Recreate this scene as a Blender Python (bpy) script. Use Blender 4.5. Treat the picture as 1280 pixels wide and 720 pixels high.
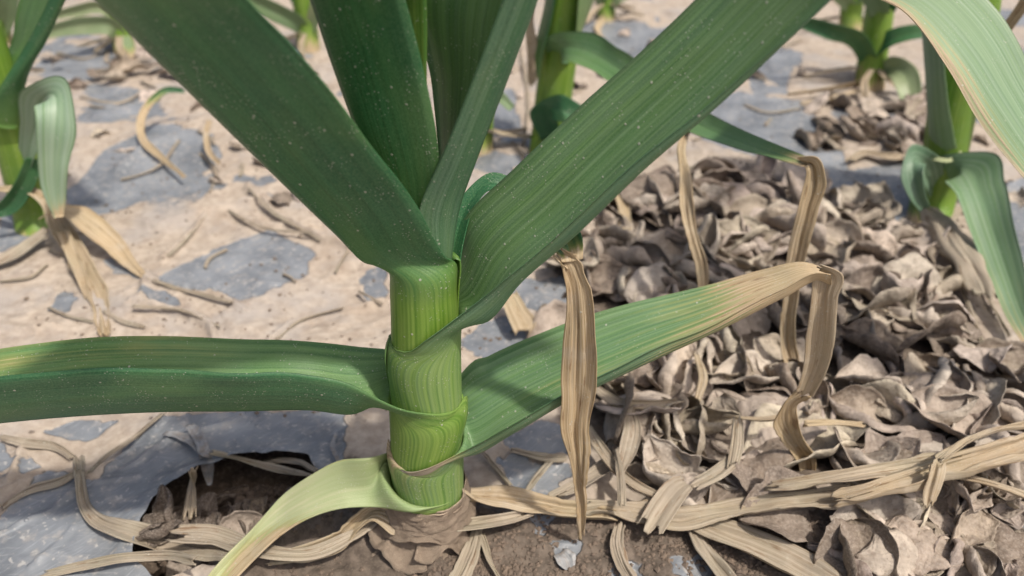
import bpy, math, random
import numpy as np
from mathutils import Vector, Matrix

# ------------------------------------------------------------------ camera, world, sun
scn = bpy.context.scene
for o in list(bpy.data.objects):
    bpy.data.objects.remove(o)
COL = scn.collection
FPX, PITCH, CAMH = 985.0, math.radians(34.6), 0.196      # focal length in photo pixels, tilt below level, height (m)
SP, CP = math.sin(PITCH), math.cos(PITCH)
cam = bpy.data.cameras.new('camera'); cam_o = bpy.data.objects.new('camera', cam); COL.objects.link(cam_o)
cam_o.location = (0, 0, CAMH); cam_o.rotation_euler = (math.pi/2 - PITCH, 0, 0)
cam.sensor_width = 36; cam.lens = 36*FPX/1280; cam.clip_start = 0.005; cam.clip_end = 600
cam.dof.use_dof = True; cam.dof.focus_distance = 0.195; cam.dof.aperture_fstop = 14.0
scn.camera = cam_o

SUN = Vector((0.37, -0.29, 0.88)).normalized()           # towards the sun: high, a little to the right and behind the camera
world = bpy.data.worlds.new('World'); scn.world = world; world.use_nodes = True
wn = world.node_tree; wn.nodes.clear()
sky = wn.nodes.new('ShaderNodeTexSky'); sky.sky_type = 'NISHITA'; sky.sun_disc = False
sky.sun_elevation = math.asin(SUN.z); sky.sun_rotation = math.atan2(SUN.x, SUN.y)
sky.dust_density = 6.0; sky.air_density = 0.8
bg = wn.nodes.new('ShaderNodeBackground'); bg.inputs['Strength'].default_value = 0.125
wo = wn.nodes.new('ShaderNodeOutputWorld')
wn.links.new(sky.outputs[0], bg.inputs[0]); wn.links.new(bg.outputs[0], wo.inputs[0])
sl = bpy.data.lights.new('sun', 'SUN'); sl.energy = 3.6; sl.angle = math.radians(2.5); sl.color = (1.0, 0.93, 0.84)
so = bpy.data.objects.new('sun', sl); COL.objects.link(so); so.rotation_euler = SUN.to_track_quat('Z', 'Y').to_euler()
so.location = SUN*3
vs = scn.view_settings
vs.view_transform = 'Standard'; vs.look = 'None'; vs.gamma = 1.0; vs.use_curve_mapping = False; vs.exposure = 0.0

# ------------------------------------------------------------------ helpers: pixels to points
rng = np.random.default_rng(7); random.seed(7)
def ray(u, v):
    x = (u-640)/FPX; w = (v-360)/FPX
    return np.array([x, CP - w*SP, -(SP + w*CP)])
def py(u, v, Y):                       # point of that pixel on the upright plane at distance Y
    d = ray(u, v); return np.array([0, 0, CAMH]) + d*(Y/d[1])
def pz(u, v, z=0.0):                   # point of that pixel at height z
    d = ray(u, v); return np.array([0, 0, CAMH]) + d*((z-CAMH)/d[2])
FWD = np.array([0, CP, -SP])
def depth(p): return float(np.dot(np.asarray(p) - np.array([0, 0, CAMH]), FWD))
def smooth(a, b, x):
    t = np.clip((x-a)/(b-a), 0, 1); return t*t*(3-2*t)

def _hash(ix, iy, iz, s):
    n = (ix*374761393 + iy*668265263 + iz*2147483647 + s*974634777).astype(np.int64)
    n = (n ^ (n >> 13))*1274126177 & 0x7fffffff
    n = (n ^ (n >> 16)) & 0xffff
    return n/65535.0
def vnoise(x, y, z=0.0, s=0):
    x = np.asarray(x, float); y = np.asarray(y, float); z = np.zeros_like(x) + z
    ix, iy, iz = np.floor(x).astype(np.int64), np.floor(y).astype(np.int64), np.floor(z).astype(np.int64)
    fx, fy, fz = x-ix, y-iy, z-iz
    fx = fx*fx*fx*(fx*(fx*6-15)+10); fy = fy*fy*fy*(fy*(fy*6-15)+10); fz = fz*fz*fz*(fz*(fz*6-15)+10)
    r = 0
    for a in (0, 1):
        for b in (0, 1):
            for c in (0, 1):
                w = (fx if a else 1-fx)*(fy if b else 1-fy)*(fz if c else 1-fz)
                r = r + w*_hash(ix+a, iy+b, iz+c, s)
    return r*2-1
def fbm(x, y, z=0.0, s=0, o=4, g=0.5):
    r, a, f, t = 0, 1.0, 1.0, 0
    for i in range(o):
        r = r + a*vnoise(np.asarray(x)*f, np.asarray(y)*f, np.asarray(z)*f if not np.isscalar(z) else z*f, s+i*17); t += a; a *= g; f *= 2.03
    return r/t

# ------------------------------------------------------------------ helpers: objects
def tag(o, label=None, cat=None, group=None, kind=None):
    if label: o['label'] = label
    if cat: o['category'] = cat
    if group: o['group'] = group
    if kind: o['kind'] = kind
    return o
def empty(name, loc, label, cat, group=None):
    o = bpy.data.objects.new(name, None); COL.objects.link(o); o.location = loc; o.empty_display_size = 0.01
    return tag(o, label, cat, group)
def mesh_from(name, V, F, mats, attrs=None, fmat=None, smooth_=True):
    me = bpy.data.meshes.new(name)
    V = np.asarray(V, np.float32); F = np.asarray(F, np.int32)
    me.vertices.add(len(V)); me.vertices.foreach_set('co', V.ravel())
    k = F.shape[1]
    me.loops.add(F.size); me.loops.foreach_set('vertex_index', F.ravel())
    me.polygons.add(len(F)); me.polygons.foreach_set('loop_start', np.arange(0, F.size, k, dtype=np.int32))
    me.polygons.foreach_set('use_smooth', np.full(len(F), smooth_))
    for m in mats: me.materials.append(m)
    if fmat is not None: me.polygons.foreach_set('material_index', np.asarray(fmat, np.int32))
    me.update(calc_edges=True)
    for n, a in (attrs or {}).items():
        a = np.asarray(a, np.float32)
        if a.ndim == 1:
            at = me.attributes.new(n, 'FLOAT', 'POINT'); at.data.foreach_set('value', a)
        else:
            at = me.attributes.new(n, 'FLOAT_VECTOR', 'POINT'); at.data.foreach_set('vector', a.ravel())
    me.validate()
    return me
def link(name, me, parent=None):
    o = bpy.data.objects.new(name, me); COL.objects.link(o)
    if parent is not None:
        o.parent = parent
        # geometry is in world coordinates; undo the parent's offset
        o.matrix_parent_inverse = Matrix.Translation(-Vector(world_loc(parent)))
    return o
def world_loc(o):
    v = Vector(o.location)
    if o.parent is not None and o.type == 'EMPTY': v = v + Vector(world_loc(o.parent))
    if o.type != 'EMPTY':
        return (0, 0, 0)                 # part meshes sit in world coordinates
    return v

# ------------------------------------------------------------------ materials
class NT:
    def __init__(self, name):
        self.m = bpy.data.materials.new(name); self.m.use_nodes = True
        self.t = self.m.node_tree; self.t.nodes.clear()
    def n(self, typ, **kw):
        nd = self.t.nodes.new('ShaderNode'+typ)
        for k, v in kw.items():
            if k in nd.inputs: self.set(nd, k, v)
            else: setattr(nd, k, v)
        return nd
    def set(self, nd, k, v):
        if hasattr(v, 'is_output'): self.t.links.new(v, nd.inputs[k])
        else: nd.inputs[k].default_value = v
    def attr(self, name, out='Fac'):
        a = self.n('Attribute'); a.attribute_name = name; return a.outputs[out]
    def math(self, op, a, b=None, c=None, clamp=False):
        nd = self.n('Math', operation=op, use_clamp=clamp)
        for i, x in enumerate((a, b, c)):
            if x is not None: self.set(nd, i, x)
        return nd.outputs[0]
    def mix(self, f, a, b, blend='MIX'):
        nd = self.n('Mix', data_type='RGBA', blend_type=blend)
        self.set(nd, 0, f); self.set(nd, 6, a); self.set(nd, 7, b); return nd.outputs[2]
    def ramp(self, f, stops):
        nd = self.n('ValToRGB'); self.set(nd, 0, f)
        e = nd.color_ramp.elements
        while len(e) < len(stops): e.new(0.5)
        for x, (p, c) in zip(e, stops):
            x.position = p; x.color = (c, c, c, 1) if np.isscalar(c) else (*c, 1)
        return nd.outputs[0]
    def mapr(self, x, a, b, c=0.0, d=1.0):
        nd = self.n('MapRange', interpolation_type='SMOOTHSTEP'); self.set(nd, 0, x)
        for i, q in enumerate((a, b, c, d)): nd.inputs[i+1].default_value = q
        return nd.outputs[0]
    def vscale(self, v, s):
        nd = self.n('VectorMath', operation='MULTIPLY'); self.set(nd, 0, v); nd.inputs[1].default_value = s; return nd.outputs[0]
    def noise(self, v, scale=1.0, detail=3.0, rough=0.5, out=0, **kw):
        nd = self.n('TexNoise', Scale=scale, Detail=detail, Roughness=rough, **kw)
        self.set(nd, 'Vector', v); return nd.outputs[out]
    def voro(self, v, scale, out='Distance', feature='F1'):
        nd = self.n('TexVoronoi', feature=feature, Scale=scale); self.set(nd, 'Vector', v); return nd.outputs[out]
    def out(self, sh):
        o = self.n('OutputMaterial'); self.t.links.new(sh, o.inputs[0]); return self.m
def C(r, g, b): return (r, g, b, 1.0)

def leaf_material(name, abaxial):
    k = NT(name)
    uv = k.attr('luv', 'Vector'); blade = k.attr('blade'); dry = k.attr('dry'); tone = k.attr('tone'); pale = k.attr('pale')
    obj = k.n('TexCoord').outputs['Object']
    veins = k.noise(k.vscale(uv, (1500, 6, 1)), 1.0, 3.0, 0.6)            # fine parallel veins
    ribs = k.noise(k.vscale(uv, (480, 3, 1)), 1.0, 2.0, 0.5)
    blot = k.noise(k.vscale(uv, (130, 45, 1)), 1.0, 4.0, 0.55)
    wave = k.n('TexWave', wave_type='BANDS', bands_direction='X', Scale=260.0, Distortion=4.0, Detail=2.0)
    wave.inputs['Detail Scale'].default_value = 0.4
    k.set(wave, 'Vector', k.vscale(uv, (1, 0.12, 1)))
    vw = k.math('ADD', k.math('MULTIPLY', k.noise(k.vscale(uv, (1050, 5, 1)), 1.0, 2.0, .5), .84), k.math('MULTIPLY', wave.outputs['Fac'], .16))
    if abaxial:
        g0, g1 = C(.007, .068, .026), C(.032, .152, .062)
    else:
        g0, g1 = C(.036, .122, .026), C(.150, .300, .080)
    green = k.mix(k.mapr(veins, .30, .72), g0, g1)
    green = k.mix(k.math('MULTIPLY', k.mapr(ribs, .35, .7), .40), green, g1)
    green = k.mix(k.math('MULTIPLY', k.mapr(blot, .35, .75), .25), green, C(.08, .24, .065))
    sh0, sh1 = C(.105, .240, .018), C(.26, .41, .065)
    sheath = k.mix(k.mapr(vw, .30, .62), sh0, sh1)
    sheath = k.mix(k.math('MULTIPLY', k.mapr(blot, .4, .75), .35), sheath, C(.36, .45, .11))
    sheath = k.mix(k.math('MULTIPLY', k.mapr(veins, .3, .7), .25), sheath, sh0)
    grain = k.noise(obj, 2600, 2, .6)
    green = k.mix(k.math('MULTIPLY', k.mapr(grain, .35, .7), .30), green, C(.19, .33, .15))
    cloud = k.noise(k.vscale(uv, (60, 28, 1)), 1.0, 3, .5)
    green = k.mix(k.math('MULTIPLY', k.mapr(cloud, .45, .70), .28), green, C(.20, .31, .10))
    col = k.mix(blade, sheath, green)
    pl = k.mix(k.mapr(vw, .2, .8), C(.47, .53, .27), C(.60, .63, .39))
    pl = k.mix(k.math('MULTIPLY', k.mapr(blot, .45, .7), .6), pl, C(.70, .66, .44))
    col = k.mix(pale, col, pl)
    # dried tissue follows streaks along the veins
    st = k.math('ADD', k.math('MULTIPLY', k.math('SUBTRACT', ribs, .5), .9), k.math('MULTIPLY', k.math('SUBTRACT', blot, .5), .7))
    dmask = k.mapr(k.math('ADD', dry, st), .38, .62)
    yel = k.math('MULTIPLY', k.mapr(k.math('ADD', dry, st), .16, .5), k.mapr(dry, .02, .12))
    gold = k.mix(k.mapr(veins, .25, .78), C(.43, .30, .155), C(.72, .60, .41))
    grey = k.mix(k.mapr(veins, .25, .78), C(.31, .255, .19), C(.54, .465, .365))
    straw = k.mix(tone, gold, grey)
    brown = k.mapr(k.noise(k.vscale(uv, (330, 110, 1)), 1.0, 4.0, .65), .56, .70)
    straw = k.mix(k.math('MULTIPLY', brown, .65), straw, C(.20, .105, .045))
    straw = k.mix(k.math('MULTIPLY', k.mapr(k.noise(obj, 130, 5, .65), .46, .70), k.math('ADD', .18, k.math('MULTIPLY', tone, .37))), straw, C(.37, .315, .25))
    straw = k.mix(k.math('MULTIPLY', k.mapr(k.noise(obj, 75, 4, .6), .55, .75), .5), straw, C(.62, .545, .43))
    col = k.mix(k.math('MULTIPLY', yel, .7), col, C(.42, .40, .13))
    col = k.mix(dmask, col, straw)
    # dust specks sitting on the leaf
    vd = k.voro(obj, 520.0)
    sel = k.mapr(k.noise(obj, 330.0, 1.0), .56, .64)
    spk = k.math('MULTIPLY', k.mapr(vd, .20, .10), sel)
    spk2 = k.math('MULTIPLY', k.mapr(k.voro(obj, 1250.0), .25, .12), k.mapr(k.noise(obj, 160.0, 2.0), .48, .62))
    dust = k.math('MAXIMUM', spk, k.math('MULTIPLY', spk2, .8))
    col = k.mix(k.math('MULTIPLY', dust, .75), col, C(.62, .60, .50))
    wax_sheen = k.attr('wax_sheen')  # pale waxy bloom, plus sky sheen of the farther leaves painted into the colour
    wst = k.math('ADD', .45, k.math('MULTIPLY', k.mapr(k.noise(k.vscale(uv, (700, 5, 1)), 1.0, 3, .6), .33, .62), .65))
    wax_sheen = k.math('MULTIPLY', wax_sheen, wst)
    col = k.mix(k.math('MULTIPLY', wax_sheen, k.math('SUBTRACT', 1.0, dmask)), col, k.mix(k.mapr(veins, .3, .7), C(.33, .44, .33), C(.45, .55, .43)))
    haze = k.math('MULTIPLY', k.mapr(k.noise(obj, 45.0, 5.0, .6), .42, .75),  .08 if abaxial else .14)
    col = k.mix(haze, col, C(.20, .40, .24))
    hsum = k.math('ADD', k.math('MULTIPLY', veins, .5), k.math('MULTIPLY', vw, .5))
    hsum = k.math('ADD', k.math('ADD', hsum, k.math('MULTIPLY', dust, .7)), k.math('MULTIPLY', grain, .55))
    hsum = k.math('ADD', hsum, k.math('MULTIPLY', k.math('MULTIPLY', ribs, dmask), 1.6))
    bump = k.n('Bump', Strength=.5, Distance=.00022); k.set(bump, 'Height', hsum)
    rough = k.math('ADD', k.math('MULTIPLY', dmask, .3), k.math('ADD', .30, k.math('MULTIPLY', blot, .22)))
    p = k.n('BsdfPrincipled'); k.set(p, 'Base Color', col); k.set(p, 'Roughness', rough); k.set(p, 'Normal', bump.outputs[0])
    p.inputs['Specular IOR Level'].default_value = .40
    tr = k.n('BsdfTranslucent'); k.set(tr, 'Color', k.mix(.5, col, k.mix(dmask, k.mix(blade, C(.30, .46, .05), C(.13, .33, .05)), col))); k.set(tr, 'Normal', bump.outputs[0])
    ms = k.n('MixShader'); k.set(ms, 0, .24); k.t.links.new(p.outputs[0], ms.inputs[1]); k.t.links.new(tr.outputs[0], ms.inputs[2])
    return k.out(ms.outputs[0])
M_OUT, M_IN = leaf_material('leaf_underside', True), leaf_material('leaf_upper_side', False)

def litter_material():
    k = NT('dead_leaf')
    obj = k.n('TexCoord').outputs['Object']; uv = k.attr('luv', 'Vector'); rib = k.attr('rib')
    rnd = k.n('ObjectInfo').outputs['Random']
    off = k.n('VectorMath', operation='ADD'); k.set(off, 0, obj)
    cmb = k.n('CombineXYZ'); k.set(cmb, 0, rnd); k.set(cmb, 1, k.math('MULTIPLY', rnd, 7.3)); k.t.links.new(cmb.outputs[0], off.inputs[1])
    jn = k.attr('joined'); vm = k.n('Mix', data_type='VECTOR'); k.set(vm, 0, jn); k.t.links.new(off.outputs[0], vm.inputs[4]); k.t.links.new(k.attr('lco', 'Vector'), vm.inputs[5])
    v = vm.outputs[1]
    oc = k.mix(jn, k.n('ObjectInfo').outputs['Color'], k.attr('lcol', 'Vector'))
    n1 = k.noise(v, 4.5, 5, .6); n2 = k.noise(v, 34, 4, .65); n3 = k.noise(v, 13, 3, .6)
    col = k.mix(k.mapr(n1, .32, .68), k.mix(.5, oc, C(.10, .075, .058)), oc)
    col = k.mix(k.math('MULTIPLY', k.mapr(n2, .42, .72), .40), col, C(.56, .49, .42))
    col = k.mix(k.math('MULTIPLY', k.mapr(n3, .52, .70), .40), col, C(.17, .12, .09))
    col = k.mix(k.math('MULTIPLY', rib, .35), col, C(.50, .42, .34))
    col = k.mix(k.math('MULTIPLY', k.mapr(k.voro(v, 16), .13, .06), .6), col, C(.05, .035, .025))
    h = k.math('ADD', k.math('MULTIPLY', n2, .5), k.math('ADD', k.math('MULTIPLY', n3, 1.6), k.math('MULTIPLY', rib, 1.0)))
    b = k.n('Bump', Strength=.8, Distance=.0005); k.set(b, 'Height', h)
    p = k.n('BsdfPrincipled'); k.set(p, 'Base Color', col); p.inputs['Roughness'].default_value = .66
    p.inputs['Specular IOR Level'].default_value = .3; k.set(p, 'Normal', b.outputs[0])
    tr = k.n('BsdfTranslucent'); k.set(tr, 'Color', col)
    ms = k.n('MixShader'); k.set(ms, 0, .12); k.t.links.new(p.outputs[0], ms.inputs[1]); k.t.links.new(tr.outputs[0], ms.inputs[2])
    return k.out(ms.outputs[0])
M_LIT = litter_material()

def soil_material():
    k = NT('soil'); obj = k.n('TexCoord').outputs['Object']
    n1 = k.noise(obj, 60, 6, .65); n2 = k.noise(obj, 700, 4, .6)
    col = k.mix(k.mapr(n1, .3, .7), C(.040, .029, .022), C(.13, .095, .068))
    col = k.mix(k.math('MULTIPLY', k.mapr(n2, .45, .7), .5), col, C(.24, .185, .14))
    b = k.n('Bump', Strength=.8, Distance=.001); k.set(b, 'Height', k.math('ADD', n1, n2))
    p = k.n('BsdfPrincipled'); k.set(p, 'Base Color', col); p.inputs['Roughness'].default_value = .9; k.set(p, 'Normal', b.outputs[0])
    return k.out(p.outputs[0])
M_SOIL = soil_material()

def film_material():
    k = NT('muddy_plastic_film'); obj = k.n('TexCoord').outputs['Object']
    mud = k.attr('mud'); soil = k.attr('soil')
    streak = k.noise(k.vscale(obj, (90, 1100, 1)), 1.0, 3, .6)
    rot = k.n('VectorRotate', rotation_type='Z_AXIS'); k.set(rot, 'Vector', obj); rot.inputs['Angle'].default_value = .7
    streak2 = k.noise(k.vscale(rot.outputs[0], (1400, 120, 1)), 1.0, 3, .6)
    cl = k.noise(obj, 42, 5, .6); fine = k.noise(obj, 1500, 3, .6); mid = k.noise(obj, 260, 5, .6)
    # film: grey-blue plastic with dust rubbed into it
    f = k.mix(k.mapr(cl, .3, .7), C(.138, .152, .168), C(.240, .257, .276))
    f = k.mix(k.math('MULTIPLY', k.mapr(streak2, .52, .74), .45), f, C(.40, .425, .445))
    f = k.mix(k.math('MULTIPLY', k.mapr(streak, .56, .76), .35), f, C(.42, .42, .41))
    f = k.mix(k.math('MULTIPLY', k.mapr(mid, .5, .72), .5), f, C(.42, .385, .34))
    f = k.mix(k.math('MULTIPLY', k.mapr(k.noise(obj, 520, 2, .5), .62, .70), .7), f, C(.44, .43, .41))
    # dried mud
    m = k.mix(k.mapr(mid, .3, .72), C(.345, .285, .225), C(.485, .415, .338))
    m = k.mix(k.math('MULTIPLY', k.mapr(cl, .42, .75), .45), m, C(.27, .205, .15))
    m = k.mix(k.math('MULTIPLY', k.mapr(fine, .5, .8), .35), m, C(.56, .49, .40))
    thin = k.math('MULTIPLY', k.mapr(k.noise(obj, 24, 5, .6), .46, .66), .55)
    m = k.mix(thin, m, C(.325, .310, .300))
    m = k.mix(k.math('MULTIPLY', k.mapr(k.noise(obj, 75, 4, .6), .54, .70), .55), m, C(.235, .185, .145))
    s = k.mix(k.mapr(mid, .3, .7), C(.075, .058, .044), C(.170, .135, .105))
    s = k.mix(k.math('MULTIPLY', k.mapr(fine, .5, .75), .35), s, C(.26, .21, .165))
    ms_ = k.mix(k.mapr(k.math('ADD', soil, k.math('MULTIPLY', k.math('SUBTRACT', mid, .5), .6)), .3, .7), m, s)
    specks = k.math('MULTIPLY', k.mapr(k.voro(obj, 210), .17, .07), k.mapr(k.noise(obj, 55, 1), .5, .6))
    specks = k.math('MAXIMUM', specks, k.math('MULTIPLY', k.mapr(k.voro(obj, 90), .11, .05), k.mapr(k.noise(obj, 31, 1), .5, .6)))
    ms_ = k.mix(k.math('MULTIPLY', specks, .75), ms_, C(.085, .06, .045))
    mm = k.mapr(k.math('ADD', mud, k.math('MULTIPLY', k.math('SUBTRACT', mid, .5), .55)), .35, .60)
    col = k.mix(mm, f, ms_)
    rough = k.mix(mm, C(.42, .42, .42), C(.9, .9, .9))
    hf = k.math('ADD', k.math('MULTIPLY', streak2, .25), k.math('MULTIPLY', streak, .15))
    hm = k.math('ADD', k.math('MULTIPLY', mid, .7), k.math('MULTIPLY', fine, .30))
    hh = k.math('ADD', k.math('MULTIPLY', hm, mm), k.math('MULTIPLY', hf, k.math('SUBTRACT', 1.0, mm)))
    hh = k.math('ADD', hh, k.math('MULTIPLY', mm, .9)); hh = k.math('ADD', hh, k.math('MULTIPLY', specks, .9))
    b = k.n('Bump', Strength=.75, Distance=.0006); k.set(b, 'Height', hh)
    p = k.n('BsdfPrincipled'); k.set(p, 'Base Color', col); k.set(p, 'Roughness', rough); k.set(p, 'Normal', b.outputs[0])
    return k.out(p.outputs[0])
M_FILM = film_material()

def papery_material(name, c0, c1, rough=.8, sc=1.0):
    k = NT(name); uv = k.attr('luv', 'Vector'); obj = k.n('TexCoord').outputs['Object']
    v = k.noise(k.vscale(uv, (900*sc, 60, 1)), 1.0, 4, .65); d = k.noise(obj, 300, 5, .6)
    col = k.mix(k.mapr(v, .3, .7), C(*c0), C(*c1))
    col = k.mix(k.math('MULTIPLY', k.mapr(d, .42, .68), .6), col, C(.22, .165, .12))
    b = k.n('Bump', Strength=.9, Distance=.0005); k.set(b, 'Height', k.math('ADD', v, d))
    p = k.n('BsdfPrincipled'); k.set(p, 'Base Color', col); p.inputs['Roughness'].default_value = rough; k.set(p, 'Normal', b.outputs[0])
    return k.out(p.outputs[0])
M_PAPER = papery_material('papery_sheath', (.23, .17, .12), (.50, .40, .30))
M_TORN = papery_material('torn_film', (.22, .23, .235), (.35, .35, .345), .55)
M_CRUMB = papery_material('earth_crumb', (.10, .075, .056), (.20, .155, .12), .95)

# ------------------------------------------------------------------ the ground
def polydist(x, y, poly):
    """signed distance to a polygon, negative inside (arrays)"""
    n = len(poly); d2 = np.full(x.shape, 1e9); ins = np.zeros(x.shape, bool)
    for i in range(n):
        ax, ay = poly[i][:2]; bx, by = poly[(i+1) % n][:2]
        ex, ey = bx-ax, by-ay
        t = np.clip(((x-ax)*ex + (y-ay)*ey)/(ex*ex+ey*ey+1e-12), 0, 1)
        d2 = np.minimum(d2, (x-ax-t*ex)**2 + (y-ay-t*ey)**2)
        c = ((ay > y) != (by > y)) & (x < (bx-ax)*(y-ay)/(by-ay+1e-12)+ax)
        ins ^= c
    d = np.sqrt(d2); return np.where(ins, -d, d)
def linedist(x, y, pl):
    d2 = np.full(x.shape, 1e9)
    for i in range(len(pl)-1):
        ax, ay = pl[i][:2]; bx, by = pl[i+1][:2]; ex, ey = bx-ax, by-ay
        t = np.clip(((x-ax)*ex + (y-ay)*ey)/(ex*ex+ey*ey+1e-12), 0, 1)
        d2 = np.minimum(d2, (x-ax-t*ex)**2 + (y-ay-t*ey)**2)
    return np.sqrt(d2)
GP = lambda pl: [tuple(pz(u, v)[:2]) for u, v in pl]
FILM_PATCHES = [
    [(78,240),(135,192),(200,160),(262,168),(282,198),(215,232),(140,264),(100,266)],
    [(196,350),(228,328),(300,294),(335,285),(396,312),(384,335),(330,362),(300,376),(262,366),(215,362)],
    [(60,388),(80,360),(101,376),(88,391)], [(178,366),(205,370),(248,385),(185,384)], [(130,322),(160,330),(175,348),(140,342)],
    [(448,340),(480,322),(482,372),(458,372)], [(0,268),(34,272),(42,300),(0,316)],
    [(0,760),(0,660),(60,585),(118,600),(150,552),(205,513),(425,505),(432,560),(420,600),(300,620),(250,690),(170,760)],
    [(52,536),(95,520),(140,520),(110,545)], [(0,560),(20,575),(0,600)], [(25,575),(45,566),(52,582),(30,590)],
    [(636,545),(668,530),(716,535),(716,570),(655,572)], [(625,578),(708,580),(704,612),(648,618)], [(660,640),(690,645),(676,662)],
    [(565,430),(600,395),(650,385),(660,420),(610,450)], [(540,345),(700,345),(720,400),(640,372),(560,392)],
    [(820,150),(905,118),(1000,128),(1045,170),(1060,215),(1125,205),(1150,250),(1110,285),(1050,258),(1010,215),(900,190)],
    [(1218,232),(1290,220),(1290,335),(1238,320)], [(660,170),(720,165),(730,230),(660,236)],
    [(100,100),(190,118),(215,150),(120,146)], [(40,55),(150,62),(120,96),(50,98)], [(890,55),(1010,60),(980,110),(905,100)],
    [(0,60),(30,66),(20,100),(0,96)], [(700,20),(850,30),(830,70),(700,60)],
    [(693,684),(722,682),(716,712),(700,712)], [(760,712),(790,708),(800,722),(760,725)], [(845,704),(890,700),(905,722),(840,724)],
    [(1240,560),(1290,520),(1290,590)], [(1200,690),(1290,640),(1290,740),(1210,740)], [(560,120),(640,110),(650,160),(560,190)], [(470,676),(484,670),(480,692)],
]
HOLE = [(168,700),(176,655),(192,625),(216,601),(250,584),(290,572),(340,566),(385,575),(402,600),(390,640),(345,668),(300,700),(240,712),(200,722)]
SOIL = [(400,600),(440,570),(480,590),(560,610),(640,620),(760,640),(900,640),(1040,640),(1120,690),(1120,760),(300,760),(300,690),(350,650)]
HEAP = [(716,545),(705,470),(720,395),(700,330),(722,275),(800,232),(930,222),(1020,245),(1110,275),(1180,320),(1222,420),(1300,470),(1300,650),(1180,640),(1020,610),(880,612),(800,600)]
RIDGES = [  # creases of the sheet and mud runs: pixel line, height mm, half-width mm
    ([(205,325),(240,285),(262,262)], 1.6, 1.6), ([(140,275),(200,280),(262,262),(330,250)], 2.2, 2.6), ([(165,383),(230,392),(262,405),(275,430)], 2.2, 1.5),
    ([(185,345),(180,378),(160,390)], 1.8, 1.8), ([(188,350),(212,358),(260,362),(305,388)], 1.4, 1.2), ([(340,425),(362,402),(420,385),(478,372)], 2.0, 1.6),
    ([(310,235),(345,270),(400,300),(450,310)], 2.2, 1.8), ([(280,265),(330,280),(400,285)], 1.4, 1.2), ([(110,590),(160,560),(200,518)], 1.8, 1.4),
    ([(0,620),(50,600),(105,588)], 1.6, 1.3), ([(15,600),(26,560)], 1.4, 1.0), ([(120,600),(172,590)], .8, .8), ([(150,580),(215,540),(300,520)], .8, 1.2),
    ([(0,670),(60,640),(110,600)], .7, 1.1), ([(40,712),(90,660)], .6, .8), ([(60,110),(120,118),(200,100)], 2.5, 3), ([(120,150),(180,132),(250,140)], 2.2, 2.5),
    ([(150,215),(200,180),(230,170)], 2.0, 2.0), ([(0,415),(30,418),(70,412)], 1.5, 1.4), ([(900,50),(980,90),(1080,95)], 3, 3.5), ([(1000,205),(1060,195),(1140,190)], 3, 3),
    ([(860,110),(930,105),(1010,118)], 2.5, 3), ([(640,575),(700,572)], 1.2, 1.2), ([(655,615),(690,575)], 1.0, 1.6), ([(600,640),(640,650),(690,640)], .8, 1.4),
    ([(700,60),(760,85),(850,80)], 3, 3.5), ([(30,60),(100,52),(180,66)], 3, 4),
]
gp_patches = [GP(p) for p in FILM_PATCHES]; gp_hole, gp_soil, gp_heap = GP(HOLE), GP(SOIL), GP(HEAP)
gp_ridges = [(GP(r[0]), r[1]*.0016, r[2]*.0011) for r in RIDGES]

def ground_fields(x, y):
    """height of the film / mud surface, mud cover and bare-soil cover"""
    z = .0055*fbm(x*9, y*9, 0, 3, 3) + .0030*fbm(x*21, y*21, 0, 4, 3) + .0014*fbm(x*45, y*45, 0, 5, 4) + .0003*fbm(x*210, y*210, 0, 9, 3)
    cr = (1-np.abs(fbm(x*16, y*22, 0, 15, 3)))**14; cr2 = (1-np.abs(fbm(x*34+y*9, y*30, 0, 16, 3)))**12
    z += .0016*cr*smooth(-.2, .3, fbm(x*7, y*7, 0, 17, 2)) + .0008*cr2
    near = (np.abs(x) < .75) & (y > .05) & (y < 1.0)
    nx, ny = x[near], y[near]
    wob = .0035*fbm(nx*85, ny*85, 0, 11, 4) + .0010*fbm(nx*420, ny*420, 0, 12, 2)
    dm = np.full(nx.shape, 1.0)
    for p in gp_patches: dm = np.minimum(dm, polydist(nx, ny, p))
    mudn = smooth(-.0016, .0022, dm + wob)
    holes = smooth(.30, .42, fbm(nx*23, ny*23, 0, 31, 4)) * smooth(.30, .42, ny)     # more bare film farther off
    mudn = mudn*(1-holes*.95)
    mud = smooth(.25, -.05, fbm(x*13, y*13, 0, 41, 4)); mud[near] = mudn
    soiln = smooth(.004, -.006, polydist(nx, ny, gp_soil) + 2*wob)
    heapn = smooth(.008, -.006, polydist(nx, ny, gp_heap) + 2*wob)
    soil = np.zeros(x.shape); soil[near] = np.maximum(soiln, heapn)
    rz = np.zeros(nx.shape)
    for pl, hgt, wd in gp_ridges:
        d = linedist(nx + .0016*fbm(nx*110, ny*110, 0, 21, 3), ny + .0016*fbm(nx*110, ny*110, 0, 22, 3), pl)
        rz = np.maximum(rz, hgt*np.exp(-(d/wd)**2))
    z[near] += rz
    lip = polydist(nx, ny, gp_hole)
    z[near] += .0035*np.exp(-(np.maximum(lip, 0)/.007)**2) * (ny > .1)
    z += .0008*mud*(.6+.4*fbm(x*160, y*160, 0, 51, 3)) + soil*.0016*fbm(x*130, y*130, 0, 61, 4)
    ax = np.hypot(x+.0247, y-.156); z += .003*np.exp(-(ax/.022)**2)          # earth heaped a little round the main plant
    return z, mud, soil

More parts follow.
